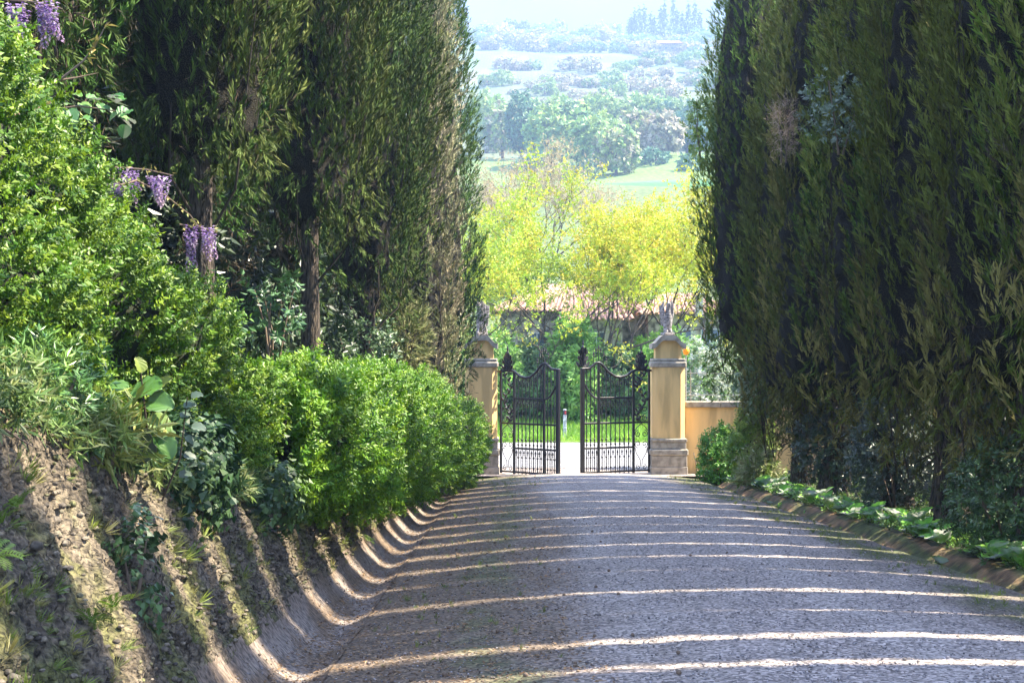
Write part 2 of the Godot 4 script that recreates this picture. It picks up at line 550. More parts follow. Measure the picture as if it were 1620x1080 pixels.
# a shrub: stems from the foot and sprigs through a lumpy ellipsoid
func shrub(called: String, label: String, at_: Vector3, size: Vector3, n: int, key: String, leaf_size: float, pal: Array, mat: Material, group := "", hollow := 0.45, category := "shrub", stems := 6) -> Node3D:
	var o := thing(called, label, category, at_, 0.0, group)
	o.set_meta("stem", called)
	lumps.frequency = 1.4 / maxf(size.x, 0.3)
	var b := Buf.new()
	for i in stems:
		var a := TAU * i / stems + rnd(-0.4, 0.4)
		var tip := Vector3(cos(a) * size.x * 0.35, size.y * rnd(0.55, 0.85), sin(a) * size.z * 0.35)
		b.tube([Vector3(cos(a) * 0.04, -0.08, sin(a) * 0.04), tip * 0.5 + jitter(0.04), tip], [0.016, 0.012, 0.005], 5, Color.WHITE, false)
	obj("stem", b.mesh(), M.twig, o)
	var leaves := Buf.new()
	var seed3 := jitter(50)
	for i in n:
		var dir := jitter(1.0)
		while dir.length() > 1.0 or dir.length() < 0.1: dir = jitter(1.0)
		dir = dir.normalized()
		var r := lerpf(hollow, 1.0, pow(rng.randf(), 0.6)) * (1.0 + 0.45 * lumps.get_noise_3dv(dir * size + seed3))
		var p := Vector3(dir.x * size.x * 0.5, (dir.y * 0.5 + 0.5) * size.y, dir.z * size.z * 0.5) + Vector3(dir.x * size.x, dir.y * size.y, dir.z * size.z) * 0.5 * (r - 1.0)
		if p.y < 0.0: continue
		var t: Array = T[key]
		leaves.stamp(t[rng.randi() % t.size()], aim(dir + Vector3.UP * 0.5 + jitter(0.6), rnd(0, TAU), leaf_size * rnd(0.7, 1.3), p), mix_col(pal))
	obj("foliage", leaves.mesh(), mat, o)
	return o

# ---------------------------------------------------------------- broadleaf trees
func bough(b: Buf, tips: PackedVector3Array, p: Vector3, dir: Vector3, len: float, r: float, level: int, wild: float) -> void:
	var pts := PackedVector3Array([p])
	var rad := PackedFloat32Array([r])
	var q := p
	var d := dir
	for i in 3:
		d = (d + jitter(wild * 0.35) + Vector3.UP * 0.06).normalized()
		q += d * len / 3.0
		pts.push_back(q)
		rad.push_back(r * (1.0 - 0.17 * (i + 1)))
		if level <= 1: tips.push_back(q)
	b.tube(pts, rad, 6 if level > 1 else 4, Color.WHITE, false)
	if level == 0: return
	var kids := 3 if level > 1 else 4
	for i in kids:
		var a := TAU * i / kids + rnd(-0.7, 0.7)
		var s := d.cross(Vector3(0.3, 0.2, 0.9)).normalized().rotated(d, a)
		bough(b, tips, q if i < 2 else pts[2], (d + s * rnd(0.45, 0.95) * wild).normalized(), len * rnd(0.6, 0.85), r * 0.5, level - 1, wild)

func broad_tree(called: String, label: String, at_: Vector3, height: float, trunks: int, lean: float, levels: int, key: String, leaf_size: float, per_tip: int, cloud: float, pal: Array, mat: Material, bark: Material, group := "", wild := 0.9, category := "tree", rbase := 0.09) -> Node3D:
	var o := thing(called, label, category, at_, 0.0, group)
	o.set_meta("stem", called)
	var leaves := Buf.new()
	var tips := PackedVector3Array()
	for i in trunks:
		var b := Buf.new()
		var a := TAU * i / trunks + rnd(-0.5, 0.5)
		var out := Vector3(cos(a), 0, sin(a))
		bough(b, tips, out * 0.12 * (trunks - 1) - Vector3.UP * 0.15, (Vector3.UP + out * lean * rnd(0.5, 1.2)).normalized(), height * 0.36, rbase * rnd(0.8, 1.2), levels, wild)
		obj("trunk", b.mesh(), bark, o)
	for p in tips:
		if p.y < height * 0.53 and rng.randf() < 0.84: continue
		for k in per_tip:
			var q: Vector3 = p + jitter(cloud)
			var t: Array = T[key]
			leaves.stamp(t[rng.randi() % t.size()], aim(jitter(1.0) + Vector3.UP * 0.5, rnd(0, TAU), leaf_size * rnd(0.6, 1.3), q), mix_col(pal))
	obj("crown", leaves.mesh(), mat, o)
	return o

# a tree far off: a trunk and a crown of leafy tufts filling a lumpy shape; shape 0 round, 1 spire, 2 tall oval
func far_tree(called: String, label: String, at_: Vector3, w: float, h: float, shape: int, n: int, pal: Array, group := "", category := "tree", clear := 0.15) -> Node3D:
	var o := thing(called, label, category, at_, rnd(0, TAU), group)
	o.set_meta("stem", called)
	var tb := Buf.new()
	tb.tube([Vector3(0, -0.6, 0), Vector3(w * 0.01, h * 0.4, 0), Vector3(0, h * 0.75, w * 0.01)], [w * 0.045 + 0.04, w * 0.03 + 0.03, 0.02], 6, Color.WHITE, false)
	obj("trunk", tb.mesh(), M.bark, o)
	var b := Buf.new()
	lumps.frequency = 2.2 / w
	var seed3 := jitter(300)
	var s := clampf(w * 0.13, 0.22, 1.1)
	for i in n:
		var t := rng.randf()
		var y := lerpf(clear, 1.0, t)
		var r := 0.5
		if shape == 0: r = 0.5 * sqrt(maxf(0.02, 1.0 - pow(2.0 * (t - 0.45) / 1.1, 2.0)))
		elif shape == 1: r = 0.5 * (0.25 + 0.75 * smoothstep(0.0, 0.2, t)) * (1.0 - pow(t, 1.6))
		else: r = 0.5 * pow(sin(PI * clampf(t * 0.93 + 0.04, 0.0, 1.0)), 0.6)
		var a := rnd(0, TAU)
		var dir := Vector3(cos(a), (t - 0.4) * 1.2, sin(a))
		var q := Vector3(cos(a) * r * w, y * h, sin(a) * r * w) 
		q *= Vector3(1, 1, 1) * (1.0 - 0.3 * pow(rng.randf(), 2.0))
		q += dir * lumps.get_noise_3dv(q + seed3) * w * 0.22
		b.stamp(T.tuft[rng.randi() % 4], aim(dir + Vector3.UP * 0.4 + jitter(0.5), rnd(0, TAU), s * rnd(0.6, 1.25), q), mix_col(pal))
	obj("crown", b.mesh(), M.leaf, o)
	return o

# ---------------------------------------------------------------- the setting
func road_y(x: float, d: float) -> float:             # crowned gravel, level at the edges of the gutters
	var s := (x - 1.75) / 2.85
	return plane(d) + 0.045 - 0.16 * s * s * (1.0 if x < 1.75 else 0.85)

func gutter_y(x: float, d: float) -> float:
	var t := clampf((-1.14 - x) / 0.54, 0.0, 1.0)
	return plane(d) - 0.105 - 0.075 * sin(PI * clampf(t * 1.35, 0, 1)) + 0.24 * pow(maxf(t - 0.5, 0.0) * 2.0, 2.2)

func build_setting() -> void:
	# terrain: one sheet to beyond the ridge
	var xs := PackedFloat32Array()
	for x in [-900.0, -600.0, -420.0, -300.0, -210.0, -150.0, -105.0, -75.0, -52.0, -36.0, -24.0, -16.0, -11.0, -8.0, -6.5, -5.2, -4.2, -3.5, -2.9, -2.5, -2.2, -2.05, -1.98, -1.5, 0.0, 1.7, 3.4, 4.85, 4.98, 5.2, 5.6, 6.1, 6.8, 7.6, 8.6, 10.0, 12.0, 15.0, 19.0, 25.0, 36.0, 52.0, 75.0, 105.0, 150.0, 210.0, 300.0, 420.0, 600.0, 900.0]: xs.push_back(x)
	var ds := PackedFloat32Array()
	for i in 50: ds.push_back(-60.0 + i * 2.0)
	for i in 24: ds.push_back(40.0 + i * 2.0)
	var dd := 88.0
	while dd < 1700.0:
		dd += maxf(3.0, dd * 0.035)
		ds.push_back(dd)
	struct("ground", sheet(xs.size() - 1, ds.size() - 1, func(u, w):
		var x := xs[roundi(u * (xs.size() - 1))]
		var d := ds[roundi(w * (ds.size() - 1))]
		if d < 38.0:
			if x > -2.0 and x < -1.9: x = brow(d) + 0.05
			elif x > -2.95 and x < -2.0: x = minf(x, brow(d) - 0.01 - (-2.05 - x) * 0.3)
		return ground(x, d)
	, func(_u, _w, p: Vector3):
		var d := -p.z
		var k := bumps.get_noise_2d(p.x * 2.0 + 90.0, d * 0.8) * 0.5 + 0.5
		if d < 42.0: return Color(0.06, 0.052, 0.028).lerp(Color(0.05, 0.07, 0.02), k)
		if d < 70.0: return Color(0.22, 0.38, 0.04).lerp(Color(0.17, 0.3, 0.035), k)
		if d < 222.0: return Color(0.12, 0.19, 0.05).lerp(Color(0.16, 0.2, 0.06), k)
		if d < 262.0: return Color(0.07, 0.24, 0.05)
		if d < 272.0: return Color(0.13, 0.27, 0.12)
		if d < 350.0: return Color(0.17, 0.28, 0.05)
		if d < 560.0: return Color(0.11, 0.19, 0.06).lerp(Color(0.2, 0.2, 0.1), k)
		return Color(0.13, 0.21, 0.09).lerp(Color(0.22, 0.23, 0.14), smoothstep(0.45, 0.75, k))
	), M.land)
	# the gravel drive
	var moss := FastNoiseLite.new()
	moss.frequency = 0.7
	moss.fractal_octaves = 4
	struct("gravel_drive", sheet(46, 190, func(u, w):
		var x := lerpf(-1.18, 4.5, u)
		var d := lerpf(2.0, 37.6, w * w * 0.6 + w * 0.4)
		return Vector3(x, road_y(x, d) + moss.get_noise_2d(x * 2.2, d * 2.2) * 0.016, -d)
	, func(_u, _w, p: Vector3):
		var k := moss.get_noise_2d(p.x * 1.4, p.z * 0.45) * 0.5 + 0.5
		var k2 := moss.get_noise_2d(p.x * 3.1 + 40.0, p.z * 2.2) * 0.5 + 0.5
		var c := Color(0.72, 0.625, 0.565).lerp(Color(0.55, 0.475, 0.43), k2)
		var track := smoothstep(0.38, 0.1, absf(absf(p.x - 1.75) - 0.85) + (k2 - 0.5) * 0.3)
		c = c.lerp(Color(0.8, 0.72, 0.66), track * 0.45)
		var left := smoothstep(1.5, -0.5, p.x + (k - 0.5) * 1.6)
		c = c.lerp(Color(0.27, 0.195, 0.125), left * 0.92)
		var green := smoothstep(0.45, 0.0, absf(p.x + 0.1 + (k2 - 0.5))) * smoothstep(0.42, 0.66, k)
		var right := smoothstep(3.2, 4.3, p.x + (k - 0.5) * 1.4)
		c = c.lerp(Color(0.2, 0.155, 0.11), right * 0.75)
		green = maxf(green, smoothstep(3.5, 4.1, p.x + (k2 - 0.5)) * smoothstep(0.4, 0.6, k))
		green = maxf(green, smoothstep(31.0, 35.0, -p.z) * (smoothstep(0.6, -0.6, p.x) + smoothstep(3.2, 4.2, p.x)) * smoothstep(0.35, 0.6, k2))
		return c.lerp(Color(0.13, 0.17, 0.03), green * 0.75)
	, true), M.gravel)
	# the smooth concrete gutter on the left, curving up into the bank
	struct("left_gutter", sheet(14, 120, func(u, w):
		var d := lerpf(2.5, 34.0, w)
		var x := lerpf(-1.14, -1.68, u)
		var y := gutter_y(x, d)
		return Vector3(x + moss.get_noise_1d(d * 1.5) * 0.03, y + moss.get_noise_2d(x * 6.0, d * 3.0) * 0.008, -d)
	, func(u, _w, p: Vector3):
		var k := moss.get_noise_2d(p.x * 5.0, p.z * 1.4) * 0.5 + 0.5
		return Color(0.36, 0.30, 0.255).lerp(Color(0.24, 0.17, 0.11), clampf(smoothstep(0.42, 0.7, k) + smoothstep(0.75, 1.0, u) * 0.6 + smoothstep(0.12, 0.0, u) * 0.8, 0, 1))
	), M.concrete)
	struct("right_gutter", sheet(12, 100, func(u, w):
		var d := lerpf(4.0, 36.5, w)
		var x := lerpf(4.42, 5.02, u)
		var y := plane(d) - 0.09 - 0.09 * sin(PI * clampf(u * 1.3, 0, 1)) + 0.07 * pow(maxf(u - 0.45, 0.0) / 0.55, 1.8)
		return Vector3(x + moss.get_noise_1d(d * 1.1 + 60.0) * 0.07, y + moss.get_noise_2d(x * 4.0, d * 2.0) * 0.03, -d)
	, func(_u, _w, p: Vector3):
		var k := moss.get_noise_2d(p.x * 4.0, p.z * 1.0) * 0.5 + 0.5
		return Color(0.30, 0.18, 0.09).lerp(Color(0.10, 0.12, 0.03), smoothstep(0.36, 0.6, k))
	, true), M.soil)
	# a hazy blue mountain beyond the ridge
	struct("mountain", sheet(40, 10, func(u, w):
		var x := lerpf(-900.0, 900.0, u)
		var d := lerpf(1350.0, 1690.0, w)
		return Vector3(x, lerpf(150.0, 425.0 + bumps.get_noise_1d(x * 0.25) * 26.0, pow(w, 0.8)) + bumps.get_noise_2d(x * 0.5, d) * 12.0 * w, -d)
	, func(_u, _w, p: Vector3): return Color(0.06, 0.10, 0.05).lerp(Color(0.1, 0.13, 0.07), bumps.get_noise_2d(p.x, p.y) * 0.5 + 0.5)), M.land)
	# paved threshold under the gate, the public road outside and its verge
	struct("paved_forecourt", sheet(20, 6, func(u, w):
		var d := lerpf(37.3, 42.5, w)
		return Vector3(lerpf(-2.4, 6.5, u), lerpf(plane(37.3) - 0.02, -1.68, w), -d)
	, null, true), M.paving)
	struct("public_road", sheet(20, 2, func(u, w): return Vector3(lerpf(-60.0, 60.0, u), -1.67, -lerpf(42.4, 54.5, w)), null, true), M.asphalt)
	for d in [43.2, 53.6]:
		struct("road_marking", sheet(20, 1, func(u, w): return Vector3(lerpf(-60.0, 60.0, u), -1.664, -(d + w * 0.14)), null, true), M.line)

# ---------------------------------------------------------------- the tuff bank on the left, its ferns, ivy and grass
func bank_point(u: float, d: float) -> Vector3:       # u 0 at the gutter, 1 at the brow
	var h := maxf(bank_top(d), 0.05)
	return Vector3(-1.64 - 0.42 * h * u, plane(d) + 0.06 + h * u, -d)

func build_bank() -> void:
	var o := thing("stone_bank", "low sloping wall of rough brown tuff beside the left gutter", "retaining wall")
	var rough := FastNoiseLite.new()
	rough.frequency = 2.6
	rough.fractal_octaves = 5
	var pit := FastNoiseLite.new()
	pit.noise_type = FastNoiseLite.TYPE_CELLULAR
	pit.frequency = 3.5
	pit.cellular_return_type = FastNoiseLite.RETURN_DISTANCE
	var f := func(u, w, d0, d1):
		var d: float = lerpf(d0, d1, w)
		var p := bank_point(u * 1.04, d)
		var n := Vector3(0.92, 0.39, 0)
		var hole := smoothstep(-0.62, -0.95, pit.get_noise_3d(p.x, p.y * 0.8, p.z))
		return p + n * (rough.get_noise_3d(p.x, p.y * 0.7, p.z) * 0.06 + absf(rough.get_noise_3d(p.x * 3.4, p.y * 3.4, p.z * 3.4 + 50.0)) * -0.085 - hole * 0.08) * smoothstep(0.0, 0.12, u)
	var tint := func(_u, _w, p: Vector3):
		var k := rough.get_noise_3d(p.x * 0.6 + 9.0, p.y * 0.6, p.z * 0.6) * 0.5 + 0.5
		var k2 := rough.get_noise_3d(p.x * 2.0, p.y * 2.0 + 30.0, p.z * 2.0) * 0.5 + 0.5
		var c := Color(0.28, 0.225, 0.155).lerp(Color(0.14, 0.112, 0.078), smoothstep(0.35, 0.65, k2))
		return c.lerp(Color(0.17, 0.18, 0.045), smoothstep(0.48, 0.64, k) * 0.75)
	obj("near_face", sheet(70, 470, func(u, w): return f.call(u, w, 3.0, 14.0), tint), M.tuff, o)
	obj("far_face", sheet(24, 220, func(u, w): return f.call(u, w, 14.0, 32.0), tint), M.tuff, o)
	# grass and little ferns rooted in its cracks
	var xs := []
	var cs := PackedColorArray()
	for i in 560:
		var d := lerpf(4.8, 26.0, pow(rng.randf(), 2.2))
		var u := rng.randf()
		var p := bank_point(u, d)
		var k := rough.get_noise_3d(p.x * 0.5 + 20.0, p.y * 0.5, p.z * 0.5)
		if k < 0.05: continue
		xs.append(aim(Vector3(0.8, 0.9, 0) + jitter(0.5), rnd(0, TAU), rnd(0.35, 0.8), p + Vector3(0.02, 0, 0)))
		cs.push_back(mix_col([Color(0.24, 0.30, 0.04), Color(0.14, 0.22, 0.03), Color(0.33, 0.30, 0.09)]))
	var g := multi("wall_grass", T.mesh.grass, M.leaf, xs, cs)
	tag(g, "yellow green grass tufts rooted in the rough left bank", "grass")
	# stones and crumbs of tuff standing out of the face
	var sb := Buf.new()
	sb.lathe(Vector3(0, -0.5, 0), PackedVector2Array([Vector2(0.0, 0), Vector2(0.40, 0.12), Vector2(0.56, 0.48), Vector2(0.30, 0.86), Vector2(0.0, 1.0)]), 5)
	xs = []
	cs = PackedColorArray()
	for i in 2600:
		var d := 4.6 + 18.0 * pow(rng.randf(), 1.6)
		var s := rnd(0.012, 0.04) * (1.8 if rng.randf() < 0.06 else 1.0)
		var p := bank_point(rng.randf(), d) + Vector3(rnd(-0.03, 0.015), 0, 0)
		xs.append(Transform3D(Basis.from_euler(jitter(3.0)).scaled(Vector3(s, s * rnd(0.5, 0.9), s * 1.3)), p))
		cs.push_back(mix_col([Color(0.30, 0.25, 0.18), Color(0.2, 0.165, 0.12), Color(0.12, 0.1, 0.075), Color(0.2, 0.2, 0.08)]))
	tag(multi("bank_rubble", sb.mesh(), M.pebble, xs, cs), "small stones and crumbs of tuff standing out of the left bank", "rubble")
	# weeds and trailing leaves along the brow
	xs = []
	cs = PackedColorArray()
	for i in 1500:
		var d := 4.8 + 12.0 * pow(rng.randf(), 1.3)
		var u := rnd(0.95, 1.18)
		xs.append(aim(Vector3(0.9, 0.5, 0.2) + jitter(0.8), rnd(0, TAU), rnd(0.35, 0.8), bank_point(u, d) + Vector3(rnd(0.0, 0.08), rnd(-0.05, 0.06), 0)))
		cs.push_back(mix_col([Color(0.10, 0.19, 0.04), Color(0.17, 0.26, 0.05), Color(0.26, 0.28, 0.09), Color(0.05, 0.11, 0.03)]))
	tag(multi("brow_weeds", T.mesh.lance, M.leaf, xs, cs), "tangle of low weeds along the brow of the left bank", "weeds")
	# ferns, each its own plant
	var spots := [[92, 800, 6.3], [20, 745, 5.9], [110, 985, 6.6], [12, 880, 5.8], [590, 855, 17.0], [470, 730, 15.0], [160, 960, 7.0], [40, 830, 6.0]]
	var fb := Buf.new()
	for i in 9:
		var a := TAU * i / 9.0 + rnd(-0.3, 0.3)
		var out := Vector3(cos(a), 0, sin(a))
		var dir := (out * rnd(0.5, 1.1) + Vector3.UP).normalized()
		var p := Vector3.ZERO
		for k in 9:
			dir = (dir + Vector3.DOWN * 0.13 + out * 0.04).normalized()
			p += dir * 0.022
			var s := dir.cross(Vector3.UP).normalized()
			var w := 0.07 * sin(PI * (0.2 + 0.8 * (1.0 - k / 9.0)) * 0.8)
			for sg in [-1.0, 1.0]:
				fb.leaf(p, (s * sg + dir * 0.5).normalized(), dir, w, 0.02, grey(rnd(0.8, 1.2)))
	for i in fb.c.size(): fb.c[i] = Color(0.13, 0.22, 0.025) * fb.c[i].r
	var proto: MeshInstance3D
	for i in spots.size():
		var s: Array = spots[i]
		var hit := bank_point(0.5, s[2])
		# put the root on the bank at the sight line's height
		var q := at(s[0], s[1], s[2])
		var u := clampf((q.y - plane(s[2]) - 0.06) / maxf(bank_top(s[2]), 0.05), 0.05, 0.95)
		hit = bank_point(u, s[2]) + Vector3(0.04, 0, 0)
		var fm: MeshInstance3D
		if i == 0:
			fm = obj("fern", fb.mesh(), M.leaf)
			proto = fm
		else:
			fm = proto.duplicate()
			fm.name = numbered("fern")
			add_child(fm)
		tag(fm, "small yellow green fern rooted in the left tuff bank", "fern", "ferns on the left bank")
		fm.position = hit
		fm.rotation = Vector3(rnd(-0.2, 0.2), rnd(0, TAU), -0.5)
		fm.scale = Vector3.ONE * rnd(0.4, 0.65)

# ---------------------------------------------------------------- gate
func pillar(x: float, label: String, mirror: float) -> void:
	var o := thing("gate_pillar", label, "pillar", Vector3(x, -1.56, -38.7), 0.0, "")
	var put := func(called: String, y0: float, y1: float, w: float, m: Material, cut := 0.0, bev := 0.015):
		var b := Buf.new()
		if cut <= 0.0:
			b.box(Vector3(0, (y0 + y1) * 0.5, 0), Vector3(w, y1 - y0, w), Color.WHITE, bev)
		else:                                           # square shaft with chamfered corners
			var h := w * 0.5
			var ring := [Vector2(h - cut, h), Vector2(h, h - cut), Vector2(h, cut - h), Vector2(h - cut, -h), Vector2(cut - h, -h), Vector2(-h, cut - h), Vector2(-h, h - cut), Vector2(cut - h, h)]
			for i in 8:
				var a: Vector2 = ring[i]
				var e: Vector2 = ring[(i + 1) % 8]
				var m2 := (a + e).normalized() if absf(a.x - e.x) > 0.001 and absf(a.y - e.y) > 0.001 else (Vector2(signf(a.x), 0) if absf(a.x - e.x) < 0.001 else Vector2(0, signf(a.y)))
				b.quad(Vector3(a.x, y0, a.y), Vector3(e.x, y0, e.y), Vector3(e.x, y1, e.y), Vector3(a.x, y1, a.y), Vector3(m2.x, 0, m2.y), Color.WHITE)
		return obj(called, b.mesh(), m, o)
	put.call("plinth_block", 0.0, 0.22, 0.93, M.stone)
	put.call("plinth_block", 0.22, 0.50, 0.90, M.stone)
	put.call("plinth_block", 0.50, 0.665, 0.965, M.stone, 0.0, 0.03)
	put.call("plinth_block", 0.665, 0.84, 0.86, M.stone)
	put.call("plinth_molding", 0.84, 0.93, 0.91, M.stone, 0.0, 0.035)
	put.call("shaft", 0.93, 2.72, 0.82, M.plaster, 0.12)
	put.call("neck_band", 2.72, 2.87, 0.885, M.stone, 0.0, 0.03)
	put.call("neck_band", 2.87, 2.95, 0.83, M.stone, 0.0, 0.03)
	# neck under an arched, flared cap slab
	var nb := Buf.new()
	var cb := Buf.new()
	var prof := func(t: float): return 3.33 + 0.21 * (0.5 + 0.5 * cos(PI * clampf((absf(t) - 0.13) / 0.27, 0.0, 1.0)))
	var k := 16
	for i in k:
		var t0: float = -0.32 + 0.64 * i / k
		var t1: float = -0.32 + 0.64 * (i + 1) / k
		var y0: float = prof.call(t0) - 0.12
		var y1: float = prof.call(t1) - 0.12
		for sz in [-0.32, 0.32]:
			nb.quad(Vector3(t0, 2.95, sz), Vector3(t1, 2.95, sz), Vector3(t1, y1, sz), Vector3(t0, y0, sz), Vector3(0, 0, signf(sz)), Color.WHITE)
	for sx in [-0.32, 0.32]:
		nb.quad(Vector3(sx, 2.95, -0.32), Vector3(sx, 2.95, 0.32), Vector3(sx, 3.26, 0.32), Vector3(sx, 3.26, -0.32), Vector3(signf(sx), 0, 0), Color.WHITE)
	k = 22
	for i in k:
		var t0: float = -0.43 + 0.86 * i / k
		var t1: float = -0.43 + 0.86 * (i + 1) / k
		var a: float = prof.call(t0)
		var e: float = prof.call(t1)
		var m := Vector3(-(e - a), t1 - t0, 0).normalized()
		cb.quad(Vector3(t0, a, -0.43), Vector3(t1, e, -0.43), Vector3(t1, e, 0.43), Vector3(t0, a, 0.43), m, Color.WHITE)
		cb.quad(Vector3(t0, a - 0.14, -0.43), Vector3(t1, e - 0.14, -0.43), Vector3(t1, e - 0.14, 0.43), Vector3(t0, a - 0.14, 0.43), -m, Color.WHITE)
		for sz in [-0.43, 0.43]:
			cb.quad(Vector3(t0, a, sz), Vector3(t1, e, sz), Vector3(t1, e - 0.14, sz), Vector3(t0, a - 0.14, sz), Vector3(0, 0, signf(sz)), Color.WHITE)
	for sx in [-0.43, 0.43]:
		cb.quad(Vector3(sx, 3.33, -0.43), Vector3(sx, 3.33, 0.43), Vector3(sx, 3.19, 0.43), Vector3(sx, 3.19, -0.43), Vector3(signf(sx), 0, 0), Color.WHITE)
	obj("neck", nb.mesh(), M.plaster, o)
	obj("cap_slab", cb.mesh(), M.stone, o)

func statue(x: float, label: String, turn: float) -> void:
	# a perched stone bird of prey with its wings raised straight up
	var o := thing("bird_statue", label, "statue", Vector3(x, -1.56 + 3.54, -38.7), turn)
	o.scale = Vector3(0.82, 1.0, 0.82)
	var b := Buf.new()
	b.box(Vector3(0, 0.035, 0), Vector3(0.34, 0.07, 0.34), Color.WHITE, 0.015)
	obj("base", b.mesh(), M.statue, o)
	b = Buf.new()
	b.tube([Vector3(0, 0.05, -0.04), Vector3(0, 0.18, 0), Vector3(0, 0.34, 0.03), Vector3(0, 0.48, 0.04), Vector3(0, 0.60, 0.03), Vector3(0, 0.7, 0.05), Vector3(0, 0.78, 0.09), Vector3(0, 0.83, 0.13)], [0.08, 0.125, 0.14, 0.125, 0.085, 0.065, 0.075, 0.045], 14)
	b.tube([Vector3(0, 0.80, 0.15), Vector3(0, 0.78, 0.21), Vector3(0, 0.73, 0.225)], [0.032, 0.024, 0.006], 8)
	obj("body", b.mesh(), M.statue, o)
	for s in [-1.0, 1.0]:
		b = Buf.new()
		b.tube([Vector3(s * 0.06, 0.16, 0.06), Vector3(s * 0.075, 0.08, 0.1), Vector3(s * 0.075, 0.06, 0.16)], [0.055, 0.042, 0.03], 8)
		obj("leg", b.mesh(), M.statue, o)
		b = Buf.new()
		for i in 5:                                        # long wing feathers, side by side, each raised upward
			var z := 0.06 - i * 0.055
			var top := 0.92 - i * 0.05
			b.tube([Vector3(s * 0.10, 0.36 - i * 0.03, z), Vector3(s * 0.155, 0.55, z - 0.01), Vector3(s * 0.165, 0.75, z - 0.02), Vector3(s * 0.13, top, z - 0.03)], [0.035, 0.042, 0.036, 0.008], 7)
		obj("wing", b.mesh(), M.statue, o)
	b = Buf.new()
	b.tube([Vector3(0, 0.22, -0.08), Vector3(0, 0.1, -0.15), Vector3(0, 0.03, -0.17)], [0.08, 0.07, 0.03], 8)
	obj("tail", b.mesh(), M.statue, o)

func spiral(b: Buf, c: Vector3, r: float, turns: float, from: float, way: float, thick: float) -> void:
	var pts := PackedVector3Array()
	var rad := PackedFloat32Array()
	for i in 15:
		var t := i / 14.0
		var a := from + way * TAU * turns * t
		pts.push_back(c + Vector3(cos(a), sin(a), 0) * r * (1.0 - 0.78 * t))
		rad.push_back(thick)
	b.tube(pts, rad, 5)

func gate_wave(x: float) -> float:                    # height of the top rail along the leaf
	return lin([0.0, 0.40, 0.52, 0.65, 0.85, 1.0, 1.2, 1.35, 1.45, 1.55, 1.65, 1.74, 1.95], [2.60, 2.60, 2.55, 2.46, 2.42, 2.44, 2.56, 2.72, 2.79, 2.78, 2.70, 2.64, 2.64], x)

